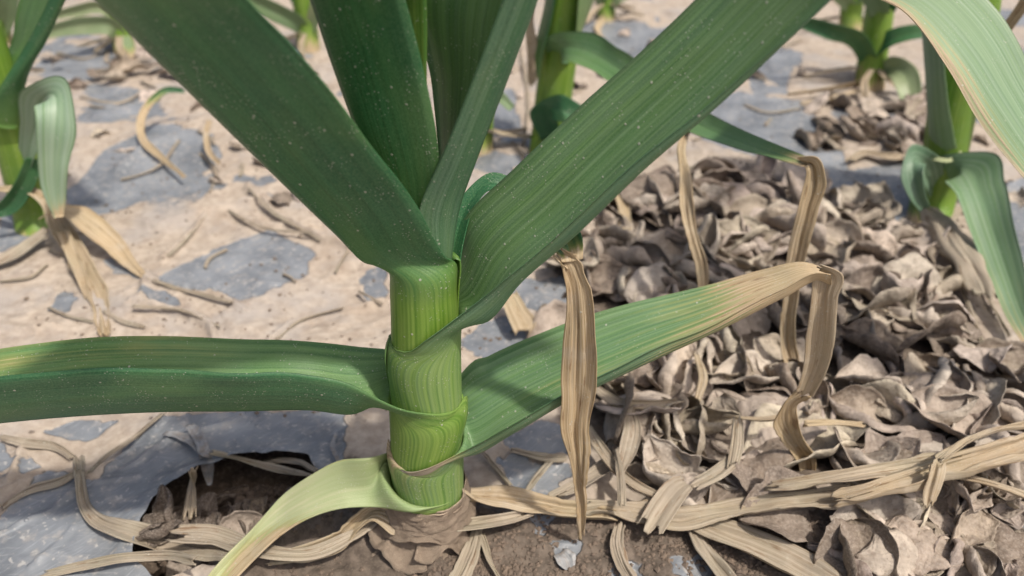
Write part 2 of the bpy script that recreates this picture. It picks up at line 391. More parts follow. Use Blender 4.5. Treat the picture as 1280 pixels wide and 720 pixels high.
def axis(lo, hi, flo, fhi, step, grow=1.09):
    a = list(np.arange(flo, fhi, step)); s = step; v = a[-1]
    while v < hi: s = min(s*grow, hi*.3+.01); v += s; a.append(v)
    s = step; v = a[0]
    while v > lo: s = min(s*grow, abs(lo)*.3+.01); v -= s; a.insert(0, v)
    return np.array(a)
def tensor(xs, ys):
    X, Y = np.meshgrid(xs, ys); nx, ny = len(xs), len(ys)
    i = (np.arange(ny-1)[:, None]*nx + np.arange(nx-1)[None, :]).ravel()
    return X.ravel(), Y.ravel(), np.stack([i, i+1, i+1+nx, i+nx], 1)
xs = axis(-3, 3, -.20, .19, .0008, 1.05); ys = axis(-3, 5, .125, .34, .0008, 1.035)
X, Y, F = tensor(xs, ys)
Z, MUD, SOILA = ground_fields(X, Y)
def hole_d(x, y): return polydist(x, y, gp_hole) + .0016*fbm(x*120, y*120, 0, 71, 2)
hd = polydist(X, Y, gp_hole); nr = hd < .02; hd[nr] = hole_d(X[nr], Y[nr])
# inside the torn hole the sheet is gone; its rim is drawn onto the tear line
cx = (hd[F] < 0).sum(1) >= 3
F = F[~cx]
rimv = np.zeros(len(X), bool); rimv[F] = True; rimv &= (hd < .0005)
for _ in range(3):
    rx, ry = X[rimv], Y[rimv]; d0 = hole_d(rx, ry); e = 2e-4
    gx_, gy_ = (hole_d(rx+e, ry)-d0)/e, (hole_d(rx, ry+e)-d0)/e; g2 = np.maximum(gx_**2+gy_**2, .2)
    X[rimv] = rx - np.clip(d0*gx_/g2, -.0006, .0006); Y[rimv] = ry - np.clip(d0*gy_/g2, -.0006, .0006)
used = np.zeros(len(X), bool); used[F] = True; remap = np.cumsum(used)-1
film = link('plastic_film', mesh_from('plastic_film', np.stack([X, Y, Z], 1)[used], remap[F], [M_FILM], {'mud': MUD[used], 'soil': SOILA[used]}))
tag(film, 'grey-blue plastic mulch film crusted with beige dried mud, torn open at one spot', 'plastic film')
ZG = Z.reshape(len(ys), len(xs))
def zf(x, y):                                   # film height at a point
    i = np.clip(np.searchsorted(xs, x)-1, 0, len(xs)-2); j = np.clip(np.searchsorted(ys, y)-1, 0, len(ys)-2)
    tx = (x-xs[i])/(xs[i+1]-xs[i]); ty = (y-ys[j])/(ys[j+1]-ys[j])
    return (ZG[j, i]*(1-tx)+ZG[j, i+1]*tx)*(1-ty) + (ZG[j+1, i]*(1-tx)+ZG[j+1, i+1]*tx)*ty
def gz(x, y):                                   # what carries a thing there: film, or soil in the hole
    x = np.atleast_1d(np.asarray(x, float)); y = np.atleast_1d(np.asarray(y, float))
    inh = polydist(x, y, gp_hole) < -.002
    return np.where(inh, -.012, zf(x, y))
xs2 = axis(-300, 300, -.20, -.02, .0012, 1.2); ys2 = axis(-300, 300, .12, .24, .0012, 1.2)
X2, Y2, F2 = tensor(xs2, ys2)
nearm = np.exp(-((X2/.5)**2 + ((Y2-.2)/.5)**2))
Z2 = -.0150 + nearm*(.004*fbm(X2*40, Y2*40, 0, 81, 4) + .0016*fbm(X2*220, Y2*220, 0, 82, 3))
ground = link('ground', mesh_from('ground', np.stack([X2, Y2, Z2], 1), F2, [M_SOIL]))
tag(ground, 'dark crumbly soil under the plastic film', kind='structure')

# ------------------------------------------------------------------ ribbons and leaves
def hermite(S, n, extra):
    """S: stations (ns, nw, 3), extra: (ns, k). Smooth curve through them, n samples."""
    S = np.asarray(S, float); ns = len(S)
    d = np.sqrt(((S[1:]-S[:-1])**2).sum(-1)).mean(1); d = np.maximum(d, 1e-5)
    t = np.concatenate([[0], np.cumsum(d)])
    sl = (S[1:]-S[:-1])/d[:, None, None]
    m = np.empty_like(S); m[0] = sl[0]; m[-1] = sl[-1]
    for k in range(1, ns-1): m[k] = (sl[k-1]*d[k]+sl[k]*d[k-1])/(d[k]+d[k-1])
    q = np.linspace(0, t[-1], n); i = np.clip(np.searchsorted(t, q, 'right')-1, 0, ns-2)
    h = d[i]; s = ((q-t[i])/h)
    s_, h_ = s[:, None, None], h[:, None, None]
    P = (2*s_**3-3*s_**2+1)*S[i] + (s_**3-2*s_**2+s_)*h_*m[i] + (-2*s_**3+3*s_**2)*S[i+1] + (s_**3-s_**2)*h_*m[i+1]
    E = extra[i]*(1-s[:, None]) + extra[i+1]*s[:, None]
    return P, E, q
def sheet_mesh(name, P, mats, th=.0004, flip=False, wave=0.0, attrs=None, seed=0.0, L=None, edge=.55):
    """a curved sheet with real thickness: outer face (mats[0]), inner face (mats[1]) and rim"""
    nl, nw = P.shape[:2]
    du = np.gradient(P, axis=0); dv = np.gradient(P, axis=1)
    N = np.cross(du, dv); N /= (np.linalg.norm(N, axis=2, keepdims=True)+1e-12)
    if flip: N = -N
    w = np.linspace(-1, 1, nw)[None, :]; ll = (np.arange(nl) if L is None else L)[:, None]
    if wave:
        nz = vnoise(ll*70+0*w, w*1.3+seed*5+0*ll, seed, 5)
        P = P + N*(wave*(np.abs(w)**1.5)*nz)[:, :, None]
    tt = th*(edge+(1-edge)*(1-np.abs(w)**3))*.5
    A = P + N*tt[:, :, None]; B = P - N*tt[:, :, None]
    half = np.linalg.norm(np.diff(P, axis=1), axis=2).sum(1).max()*.5
    luv = np.stack([w*half+0*ll, ll+0*w, np.full((nl, nw), seed)], 2).reshape(-1, 3)
    V = np.concatenate([A.reshape(-1, 3), B.reshape(-1, 3)]); o = nl*nw
    i = (np.arange(nl-1)[:, None]*nw + np.arange(nw-1)[None, :]).ravel()
    fa = np.stack([i, i+nw, i+nw+1, i+1], 1); fb = np.stack([i, i+1, i+nw+1, i+nw], 1)+o
    if flip: fa, fb = fa[:, ::-1], fb[:, ::-1]
    r = []
    for k in range(nl-1):
        a, b = k*nw, (k+1)*nw; r.append([a, a+o, b+o, b]); a += nw-1; b += nw-1; r.append([a, b, b+o, a+o])
    for k in range(nw-1):
        r.append([k, k+1, k+1+o, k+o]); q = (nl-1)*nw+k; r.append([q, q+o, q+1+o, q+1])
    F = np.concatenate([fa, fb, np.array(r)]); fm = np.concatenate([np.zeros(len(fa)), np.ones(len(fb)), np.zeros(len(r))])
    at = {k: np.tile(np.asarray(a).reshape(-1), 2) for k, a in (attrs or {}).items()}
    at['luv'] = np.tile(luv, (2, 1))
    return mesh_from(name, V, F, mats, at, fm)

NW = 25
W = np.linspace(-1, 1, NW)
def vsec(Lp, Kp, Rp, b=.35):
    Lp, Kp, Rp = map(np.asarray, (Lp, Kp, Rp)); w = W[:, None]
    lin = np.where(w < 0, Kp + (Lp-Kp)*(-w), Kp + (Rp-Kp)*w)
    t = (w+1)/2; Cp = 2*Kp-(Lp+Rp)/2
    bez = (1-t)**2*Lp + 2*t*(1-t)*Cp + t*t*Rp
    return lin*(1-b)+bez*b
class Stem:
    def __init__(s, base, top, zt): s.b = np.array(base, float); s.t = np.array(top, float); s.zt = zt
    def c(s, z): return s.b + (s.t-s.b)*z/s.zt
def wrap(stem, z, r, half, az, dm=0.0, dk=0.0):
    """open ring round the stem; dm / dk raise the margins and the keel"""
    az = math.radians(az); h = math.radians(half); sgn = 1 if math.cos(az) > 0 else -1
    ang = az + sgn*W*h; zz = z + dm*np.abs(W)**2 + dk*(1-np.abs(W))
    c = np.array([stem.c(q) for q in zz])
    return np.stack([c[:, 0]+r*np.cos(ang), c[:, 1]+r*np.sin(ang), zz], 1)
def leaf(name, parent, stations, blade, dry, n=70, th=.0006, flip=False, wave=.0004, seed=0.0, tone=0.0, pale=0.0, label=None, wax_sheen=0.0):
    ns = len(stations)
    dry3 = np.array([[d]*3 if np.isscalar(d) else d for d in dry], float)
    pl = np.array([pale]*ns if np.isscalar(pale) else pale, float); tn = np.array([tone]*ns if np.isscalar(tone) else tone, float)
    ex = np.concatenate([np.array(blade, float)[:, None], dry3, pl[:, None], tn[:, None]], 1)
    P, E, L = hermite(np.array(stations), n, ex)
    w = W[None, :]
    E[:, 1:4] = np.clip(E[:, 1:4], -1, 1.2)
    D = np.where(w < 0, E[:, 2:3]+(E[:, 1:2]-E[:, 2:3])*(-w), E[:, 2:3]+(E[:, 3:4]-E[:, 2:3])*w)
    one = np.ones((1, NW))
    me = sheet_mesh(name, P, [M_OUT, M_IN], th, flip, wave, {'blade': E[:, 0:1]*one, 'dry': D, 'pale': E[:, 4:5]*one, 'tone': E[:, 5:6]*one, 'wax_sheen': 0*E[:, 5:6]*one+wax_sheen}, seed, L)
    o = link(name, me, parent)
    if label: o['label'] = label
    return o
def ribbon_sections(pts, widths, roll=0.0, fold=.3, ref='cam', b=.5, px=True):
    pts = np.array(pts, float); n = len(pts); secs = []
    roll = [roll]*n if np.isscalar(roll) else roll; fold = [fold]*n if np.isscalar(fold) else fold
    for k in range(n):
        t = pts[min(k+1, n-1)] - pts[max(k-1, 0)]; t /= np.linalg.norm(t)
        nrm = (np.array([0, 0, CAMH])-pts[k]) if ref == 'cam' else np.array([0, 0, 1.0])
        nrm = nrm - t*np.dot(nrm, t); nrm /= np.linalg.norm(nrm)
        sd = np.cross(t, nrm); a = math.radians(roll[k]); c, s = math.cos(a), math.sin(a)
        sd, nrm = sd*c + nrm*s, nrm*c - sd*s
        hw = .5*widths[k]*(depth(pts[k])/FPX if px else .001)
        secs.append(vsec(pts[k]+sd*hw, pts[k]-nrm*fold[k]*hw, pts[k]-sd*hw, b))
    return secs
def ribbon(name, parent, pts, widths, roll=0.0, fold=.3, ref='cam', blade=1.0, dry=0.0, tone=0.0, pale=0.0, n=None, th=.0005, seed=None, wave=.0006, crinkle=0.0, b=.5, px=True, label=None, flip=False, wax_sheen=0.0):
    secs = ribbon_sections(pts, widths, roll, fold, ref, b, px); ns = len(secs)
    seed = random.random()*9 if seed is None else seed
    f = lambda q: [q]*ns if np.isscalar(q) else q
    if crinkle:                                                    # lengthwise pleats of a dried leaf
        P, E, L = hermite(np.array(secs), n or 12*ns, np.array([[d, p_, t_] for d, p_, t_ in zip(f(dry), f(pale), f(tone))], float))
        du = np.gradient(P, axis=0); dv = np.gradient(P, axis=1); N = np.cross(du, dv); N /= np.linalg.norm(N, axis=2, keepdims=True)+1e-12
        w = W[None, :]; l = L[:, None]
        amp = crinkle*(vnoise(w*2.3+l*18, l*38+0*w, seed, 3)*1.0 + .5*vnoise(w*7, l*30, seed, 4) + .5*vnoise(w*1.2, l*130, seed, 6))
        P = P + N*amp[:, :, None]
        P = P + dv/(np.linalg.norm(dv, axis=2, keepdims=True)+1e-9)*((crinkle*.9*vnoise(l*75+0*w, 2*np.sign(w)+seed, 1.0, 8) + crinkle*.35*vnoise(l*520+0*w, 2*np.sign(w)+seed, 3.0, 9)*(vnoise(l*60+0*w, np.sign(w)+seed, 5.0, 10) > .1))*np.abs(w)**2*np.sign(w))[:, :, None]
        tl = du/(np.linalg.norm(du, axis=2, keepdims=True)+1e-12); nr_ = len(L)
        wd_ = np.linalg.norm(P[:, -1]-P[:, 0], axis=1).max()
        for rr, sg in ((np.clip(1-np.arange(nr_)/5.0, 0, 1), 1), (np.clip(1-np.arange(nr_)[::-1]/5.0, 0, 1), -1)):      # torn ends
            P = P + tl*(sg*.42*wd_*rr[:, None]*(.5+vnoise(w*2.7+0*l, 0*w+0*l+seed*3+sg, 2.0, 12)+.4*vnoise(w*8+0*l, 0*w+0*l+seed+sg, 4.0, 13)))[:, :, None]
        one = np.ones((1, NW))
        me = sheet_mesh(name, P, [M_OUT, M_IN], th, flip, wave, {'blade': 0*E[:, 0:1]*one+1, 'dry': E[:, 0:1]*one, 'pale': E[:, 1:2]*one, 'tone': E[:, 2:3]*one}, seed, L)
        o = link(name, me, parent)
        if label: o['label'] = label
        return o
    return leaf(name, parent, secs, f(blade), f(dry), n or 10*ns, th, flip, wave, seed, tone, pale, label, wax_sheen)

# ------------------------------------------------------------------ the main garlic plant
garlic = empty('garlic_plant', (-.0247, .156, 0), 'large garlic plant with broad strap leaves fanning from one thick striped stem', 'garlic plant')
ST = Stem((-.0256, .156), (-.0205, .156), .1)
# leaf going up to the left, folded, its shaded underside showing
leaf('leaf', garlic, [wrap(ST, .050, .0086, 180, 180), wrap(ST, .070, .0083, 180, 180), wrap(ST, .088, .0080, 180, 180), wrap(ST, .0955, .0081, 172, 180, 0, -.001),
     vsec(py(556,322,.1500), py(459,328,.1530), py(545,336,.1640), 1.0),
     vsec(py(522,262,.1430), py(418,290,.1500), py(520,268,.1620), .8),
     vsec(py(457,175,.1350), py(332,207,.1450), py(452,190,.1570), .6),
     vsec(py(387,85,.1270), py(240,117,.1390), py(380,105,.1500), .5),
     vsec(py(306,-6,.1190), py(122,2,.1310), py(296,18,.1430), .5),
     vsec(py(215,-110,.1100), py(10,-100,.1220), py(205,-80,.1340), .5),
     vsec(py(60,-260,.0980), py(-160,-230,.1080), py(50,-220,.1200), .5)],
     [0, 0, .05, .55, .95, 1, 1, 1, 1, 1, 1], [0]*11, n=120, seed=1.1, wave=.0005, label='dark shaded leaf rising to one side')
# leaf going up to the right
leaf('leaf', garlic, [wrap(ST, .030, .0097, 180, 0), wrap(ST, .052, .0093, 180, 0), wrap(ST, .0715, .0088, 180, 0, .002), wrap(ST, .0735, .0088, 150, 0, 0, .001),
     wrap(ST, .0755, .0089, 115, 0, -.0005, .0005), wrap(ST, .079, .0095, 82, 0, .001, 0),
     vsec(py(588,384,.1485), py(606,402,.1530), py(562,322,.1680), .5),
     vsec(py(641,341,.1475), py(650,352,.1515), py(580,274,.1670), .35),
     vsec(py(711,281,.1465), py(720,291,.1500), py(645,209,.1640), .35),
     vsec(py(792,206,.1450), py(800,213,.1480), py(727,131,.1610), .35),
     vsec(py(899,121,.1425), py(900,122,.1450), py(826,41,.1570), .35),
     vsec(py(1034,0,.1370), py(1028,-6,.1400), py(953,-84,.1510), .35),
     vsec(py(1190,-150,.1290), py(1180,-156,.1320), py(1100,-226,.1400), .35),
     vsec(py(1380,-330,.1190), py(1372,-336,.1210), py(1320,-380,.1270), .35)],
     [0, 0, .1, .2, .35, .7, 1, 1, 1, 1, 1, 1, 1, 1], [0]*14, n=130, seed=2.3, wave=.0004, flip=True, wax_sheen=.20, label='broad leaf climbing to the other side with a lighter fold along its lower edge')
# leaf reaching level to the left
leaf('leaf', garlic, [wrap(ST, .018, .0101, 180, 180), wrap(ST, .036, .0097, 180, 180), wrap(ST, .0500, .0096, 180, 180, .0028), wrap(ST, .0515, .0096, 150, 180, .002),
     wrap(ST, .0535, .0097, 112, 180, .002), wrap(ST, .0545, .0107, 82, 180, .003, -.001),
     vsec(py(430,478,.1445), py(440,517,.1490), py(440,433,.1680), .5),
     vsec(py(380,470,.1430), py(390,512,.1480), py(380,427,.1650), .4),
     vsec(py(300,465,.1410), py(300,513,.1460), py(300,424,.1630), .4),
     vsec(py(200,463,.1390), py(200,514,.1440), py(200,420,.1600), .4),
     vsec(py(100,463,.1370), py(100,519,.1420), py(100,423,.1580), .4),
     vsec(py(0,472,.1350), py(0,528,.1400), py(0,437,.1560), .4),
     vsec(py(-120,495,.1320), py(-120,545,.1370), py(-120,468,.1520), .4),
     vsec(py(-300,560,.1270), py(-300,590,.1300), py(-300,540,.1420), .4)],
     [0, 0, .1, .2, .35, .75, 1, 1, 1, 1, 1, 1, 1, 1], [0]*8+[(.0,0,.12),(0,0,.2),(0,0,.25),(0,0,.3),.2,.4], n=130, seed=3.7, wave=.0007, wax_sheen=.05, label='leaf stretching out level over the plastic film')
# lower right leaf, green then yellowing and dry at the bent tip
leafD = leaf('leaf', garlic, [wrap(ST, .008, .0104, 180, 0), wrap(ST, .022, .0102, 180, 0), wrap(ST, .0325, .0101, 180, 0, .0035), wrap(ST, .0335, .0101, 150, 0, .001),
     wrap(ST, .0350, .0102, 118, 0, 0, 0), wrap(ST, .0375, .0106, 85, 0, 0, .0005),
     vsec(py(585,560,.1500), py(592,563,.1545), py(578,466,.1720), .5),
     vsec(py(640,530,.1500), py(645,534,.1550), py(612,444,.1750), .5),
     vsec(py(700,495,.1530), py(704,501,.1570), py(665,421,.1770), .45),
     vsec(py(798,447,.1580), py(802,455,.1620), py(765,386,.1800), .4),
     vsec(py(898,401,.1640), py(902,410,.1670), py(868,361,.1820), .35),
     vsec(py(980,360,.1690), py(984,369,.1710), py(955,337,.1820), .3),
     vsec(py(1022,340,.1710), py(1026,350,.1730), py(1012,330,.1800), .3),
     vsec(py(1038,342,.1710), py(1040,356,.1720), py(1036,338,.1790), .3)],
     [0, 0, .15, .3, .5, .8, 1, 1, 1, 1, 1, 1, 1, 1], [0, 0, (.9,-.5,.9), (1.1,-.9,1.1), (1.1,-.9,1.1), (1.0,-.8,.3), (.3,-.3,0), (.05,.1,.0), (.05,.2,.0), (.2,.3,.05), (.45,.5,.3), (.8,.8,.9), 1, 1],
     n=140, seed=4.9, wave=.0005, flip=True, wax_sheen=.22, tone=[0]*3+[1,1,1]+[0]*8, label='lower leaf turning from green to straw towards its bent tip')
ribbon('dry_tip', leafD, [py(1018,338,.1740), py(1031,344,.1722), py(1030,372,.1712), py(1026,420,.1712), py(1018,465,.1715), py(1003,497,.1725)],
       [26, 32, 32, 32, 26, 22], roll=[-50, -12, 0, 0, 8, 20], fold=[.2,.4,.5,.5,.5,.4], dry=1.0, tone=.45, crinkle=.0006, n=70, seed=5.5)
ribbon('dry_tip', leafD, [py(1004,492,.1726), py(988,508,.1735), py(983,528,.1740), py(992,552,.1742), py(1008,575,.1745), py(1011,602,.1755)],
       [20, 24, 30, 24, 20, 12], roll=[20, 60, 10, -30, -10, 0], fold=.5, dry=1.0, tone=.0, crinkle=.0006, n=60, seed=6.5, label='golden curled end of the dry tip')
# lowest leaf, pale yellow-green, drooping to the ground
leafE = leaf('leaf', garlic, [wrap(ST, -.002, .0112, 180, 180), wrap(ST, .010, .0107, 180, 180), wrap(ST, .0175, .0105, 180, 180, .000), wrap(ST, .0195, .0106, 150, 180, .0),
     wrap(ST, .0215, .0108, 118, 180, -.001, .002), wrap(ST, .024, .0120, 88, 180, -.002, .002),
     vsec(pz(468,634,.0195), pz(462,606,.0235), pz(462,573,.0330), .6),
     vsec(pz(430,635,.0205), pz(425,612,.0230), pz(425,575,.0310), .6),
     vsec(pz(392,645,.0185), pz(385,628,.0195), pz(388,594,.0260), .6),
     vsec(pz(352,668,.0130), pz(345,652,.0130), pz(350,622,.0190), .6),
     vsec(pz(318,700,.0080), pz(305,685,.0070), pz(318,660,.0120), .6),
     vsec(pz(285,735,.0045), pz(268,725,.0035), pz(275,703,.0070), .6),
     vsec(pz(248,775,.0035), pz(236,772,.0030), pz(232,758,.0045), .6)],
     [0, 0, .0, .1, .2, .5, .6, 1, 1, 1, 1, 1, 1], [.9, .7, .25, .1, 0, 0, (0,0,.1), (0,0,.25), (.2,0,.1), (.75,.1,.05), (.95,.5,.1), (.6,.2,.1), .7],
     n=110, seed=7.1, wave=.0007, tone=[1,1,1]+[0]*10, pale=[0,0,0,.15,.35,.5,.6,.72,.9,1,1,1,1], label='lowest leaf, pale yellow-green, drooping on the ground')
# upright inner leaves
leaf('leaf', garlic, [wrap(ST, .060, .0070, 175, 180), wrap(ST, .085, .0066, 165, 180),
     vsec(py(550,305,.1530), py(492,300,.1560), py(548,300,.1650), .9),
     vsec(py(551,230,.1515), py(474,222,.1555), py(549,232,.1650), .7),
     vsec(py(547,180,.1500), py(448,165,.1550), py(545,185,.1640), .6),
     vsec(py(531,95,.1480), py(418,85,.1540), py(528,100,.1620), .5),
     vsec(py(506,0,.1450), py(388,-4,.1520), py(502,8,.1600), .5),
     vsec(py(462,-140,.1400), py(338,-150,.1480), py(455,-120,.1560), .5),
     vsec(py(395,-330,.1320), py(280,-340,.1400), py(388,-310,.1480), .5)],
     [0, .2, .75, .85, 1, 1, 1, 1, 1], [0]*9, n=90, seed=8.3, label='upright leaf between the spreading ones')
leaf('leaf', garlic, [wrap(ST, .062, .0062, 175, 0), wrap(ST, .084, .0060, 150, 0),
     vsec(py(528,330,.1510), py(563,330,.1555), py(545,320,.1660), .6),
     vsec(py(523,268,.1500), py(573,262,.1550), py(550,250,.1680), .5),
     vsec(py(549,203,.1480), py(596,196,.1535), py(549,186,.1680), .4),
     vsec(py(588,105,.1455), py(634,98,.1515), py(540,105,.1680), .35),
     vsec(py(630,-3,.1430), py(674,-8,.1490), py(522,-3,.1670), .35),
     vsec(py(690,-160,.1390), py(730,-168,.1450), py(580,-165,.1620), .35),
     vsec(py(765,-360,.1330), py(800,-368,.1380), py(690,-365,.1500), .35)],
     [.2, .5, .9, 1, 1, 1, 1, 1, 1], [0]*9, n=90, seed=9.1, flip=True, wax_sheen=.20, label='upright channelled leaf with its inside in shade')
leaf('leaf', garlic, [wrap(ST, .066, .0045, 170, 180), wrap(ST, .090, .0042, 150, 180),
     vsec(py(536,250,.1560), py(515,250,.1590), py(536,250,.1640), .8), vsec(py(534,120,.1550), py(505,120,.1590), py(534,122,.1650), .7),
     vsec(py(532,-5,.1540), py(492,-5,.1590), py(532,0,.1650), .6), vsec(py(520,-200,.1500), py(470,-200,.1560), py(520,-195,.1620), .5)],
     [0, .1, .25, .3, .4, .8], [0]*6, n=50, seed=9.9, label='youngest leaf, bright yellow-green, at the heart')
# leaf that arches over behind and hangs dry in front of the lower right leaf
leafH = ribbon('leaf', garlic, [py(560,345,.1600), py(568,300,.1640), py(585,252,.1690), py(612,226,.1720), py(655,246,.1690), py(692,280,.1610), py(711,305,.1545), py(716,325,.1515)],
       [30, 26, 24, 24, 30, 36, 36, 26], roll=[20, 20, 30, 35, 30, 20, 10, 20], fold=.5, dry=[0, 0, 0, 0, .05, .1, .25, .8], n=70, seed=10.4, wave=.0006, label='arching leaf that hangs down dry at its end')
ribbon('dry_tip', leafH, [py(697,312,.1525), py(712,325,.1518), py(720,350,.1510), py(724,395,.1505), py(724,440,.1500), py(722,500,.1495), py(721,550,.1490), py(724,595,.1488), py(728,635,.1486), py(727,673,.1484)],
       [16, 22, 26, 34, 41, 40, 32, 22, 17, 5], roll=[40, 30, 10, -8, -5, 0, 8, -15, 10, 20], fold=[.5,.7,.6,.4,.35,.4,.5,.6,.5,.3], dry=1.0, tone=.0, crinkle=.0009, n=130, seed=11.7, th=.0004, label='straw-coloured dry end hanging straight down')
# earthy papery skins at the neck of the bulb
th_ = np.linspace(0, 2*np.pi, 49)[None, :]; zz = np.linspace(0, 1, 26)[:, None]
def neck(z0, z1, r0, r1, flare, seed, rag):
    z = z0 + (z1-z0)*zz + 0*th_
    z = z + rag*(1-zz)**3*vnoise(np.cos(th_)*3+seed+0*zz, np.sin(th_)*3+0*zz, seed, 2) + .3*rag*zz**3*vnoise(np.cos(th_)*6+seed+0*zz, np.sin(th_)*6+0*zz, seed, 4)
    r = r0 + (r1-r0)*zz + flare*(1-zz)**4 + .0010*vnoise(np.cos(th_)*2.4+seed+0*zz, np.sin(th_)*2.4+0*zz, zz*3+seed+0*th_, 3) + .0006*vnoise(np.cos(th_)*7+0*zz, np.sin(th_)*7+0*zz, zz*12+0*th_, 5)
    c = np.array([ST.c(q) for q in z.ravel()]).reshape(z.shape+(2,))
    return np.stack([c[..., 0]+r*np.cos(th_), c[..., 1]+r*np.sin(th_), z], 2)
for nm, a in (('bulb_neck', (-.006, .0190, .0092, .0106, .0012, 1.3, .0)), ('dry_sheath', (.0035, .0125, .0108, .0110, .0012, 4.2, .004)), ('dry_sheath', (.0085, .0185, .0126, .0111, .0016, 6.6, .005)), ('dry_sheath', (-.001, .0075, .0100, .0104, .0028, 8.8, .004))):
    link(nm, sheet_mesh(nm, neck(*a), [M_PAPER, M_PAPER], .0004, seed=a[5]), garlic)
for k, (a0, a1, z0, z1, r0, fl) in enumerate([(200, 275, .003, .0175, .0122, .0050), (262, 330, .0045, .0165, .0124, .0035), (215, 300, .000, .0110, .0112, .0032), (285, 350, -.001, .0090, .0110, .0040), (170, 225, .001, .0120, .0118, .0060), (235, 268, -.002, .0060, .0104, .0030)]):
    full = th_; th_ = np.linspace(math.radians(a0), math.radians(a1), 30)[None, :]
    P = neck(z0, z1, r0, .0112, fl, 10.1+k*2.7, .0045); th_ = full
    P += .0004*vnoise(np.arange(30)[None, :]*.9+0*zz, zz*2+0*np.arange(30)[None, :], k*3.3, 2)[:, :, None]*np.array([1, -1, .3])
    link('papery_flap', sheet_mesh('papery_flap', P, [M_PAPER, M_PAPER], .0003, seed=k+.5), garlic)
# dried strips still attached at the neck
ribbon('dry_leaf', garlic, [pz(545,640,.013), pz(572,612,.017), pz(590,618,.013), pz(640,625,.009), pz(700,636,.006), pz(770,642,.005)], [20, 26, 30, 30, 26, 14], ref='up', roll=[60, 30, 10, 0, 0, 0], fold=.4, dry=1, tone=.25, crinkle=.0012, n=80)
ribbon('dry_leaf', garlic, [pz(520,665,.010), pz(570,655,.010), pz(620,650,.008), pz(665,640,.006)], [24, 28, 24, 12], ref='up', roll=[40, 25, 10, 0], fold=.4, dry=1, tone=.9, crinkle=.0009, n=50)
ribbon('dry_leaf', garlic, [pz(500,655,.012), pz(468,640,.013), pz(445,655,.009), pz(425,676,.005), pz(390,690,.004), pz(330,700,.003)], [26, 20, 20, 20, 18, 12], ref='up', roll=[40, 20, 0, 10, 0, 0], fold=.5, dry=1, tone=[.6,.3,.1,.1,.5,.8], crinkle=.0010, n=70)

# ------------------------------------------------------------------ the other garlic plants
def stem_part(plant, pts, widths, seed, dry_base=True):
    """sheath column from its foot to its top: pts 3D, widths px"""
    pts = np.array(pts, float); n = len(pts); secs = []
    wr = [.5*w*depth(p)/FPX for w, p in zip(widths, pts)]
    ang = W*math.pi
    for p, r in zip(pts, wr): secs.append(np.stack([p[0]+r*np.cos(ang), p[1]+r*np.sin(ang), np.full(NW, p[2])], 1))
    nd = [.75] + [.0]*(n-1)
    return leaf('pseudostem', plant, secs, [0]*n, nd if dry_base else [0]*n, 12*n, .0008, False, 0, seed)

# plant at the left edge
b = pz(46, 290); PL = empty('garlic_plant', tuple(b), 'garlic plant with a pale blue-green bent leaf and straw leaves at its foot', 'garlic plant', 'garlic plants behind')
yl = b[1]+.009
stem_part(PL, [pz(47,296,-.003), py(43,270,yl), py(30,215,yl), py(12,150,yl), py(-8,90,yl), py(-26,30,yl)], [46, 46, 48, 48, 46, 44], 20.1)
leaf('leaf', PL, [vsec(py(-30,150,yl-.012), py(20,160,yl-.010), py(5,120,yl+.01), .6), vsec(py(-12,128,yl-.014), py(34,96,yl-.012), py(-5,95,yl+.012), .5), vsec(py(30,60,yl-.014), py(58,50,yl-.016), py(14,52,yl+.012), .4),
     vsec(py(64,-5,yl-.018), py(84,-6,yl-.02), py(26,-5,yl+.012), .4), vsec(py(110,-100,yl-.024), py(130,-100,yl-.026), py(70,-100,yl+.006), .4)], [.5, .9, 1, 1, 1], [0]*5, n=50, seed=21.0, flip=True)
ribbon('leaf', PL, [py(28,215,yl-.008), py(38,165,yl-.014), py(48,128,yl-.020), py(64,116,yl-.028), py(70,150,yl-.036), py(67,200,yl-.040), py(68,240,yl-.042), py(73,272,yl-.043)], [26, 34, 44, 50, 44, 34, 26, 10], roll=[60, 40, 20, 0, 0, 0, 0, 0], fold=.35, wax_sheen=.75, dry=[0,0,0,0,0,.05,.2,.6], n=80, seed=22.0, flip=True, label='pale blue-green leaf bent over and hanging down')
ribbon('dry_leaf', PL, [pz(52,268,.02), pz(72,258,.022), pz(90,262,.02), pz(110,276,.016), pz(135,298,.009), pz(160,325,.004), pz(182,346,.003)], [20, 26, 34, 34, 28, 18, 6], ref='up', roll=[10, 20, 10, 0, -10, 0, 0], fold=.3, dry=1, tone=.1, crinkle=.0008, n=70, label='cream straw leaf fallen beside the stem')
ribbon('dry_leaf', PL, [pz(-20,240,.022), pz(5,234,.026), pz(35,236,.025), pz(58,250,.020), pz(72,282,.012), pz(95,320,.005), pz(122,370,.003), pz(130,418,.002)], [14, 16, 16, 18, 26, 26, 22, 14], ref='up', roll=0, fold=.4, dry=1, tone=[.1,.1,.1,.2,.5,.5,.4,.2], crinkle=.0010, n=80)
ribbon('dry_leaf', PL, [pz(78,285,.012), pz(85,305,.009), pz(100,340,.006), pz(108,372,.003)], [14, 16, 14, 6], ref='up', dry=1, tone=.3, crinkle=.0006, n=40)
ribbon('dry_leaf', PL, [pz(62,286,.009), pz(40,300,.007), pz(15,318,.005), pz(-20,335,.003)], [22, 20, 20, 14], ref='up', dry=1, tone=1., crinkle=.0010, n=40)
ribbon('leaf', PL, [py(44,200,yl-.012), py(30,232,yl-.016), py(5,262,yl-.02), py(-25,268,yl-.024)], [20, 24, 22, 16], roll=30, fold=.4, n=40, seed=23.0)

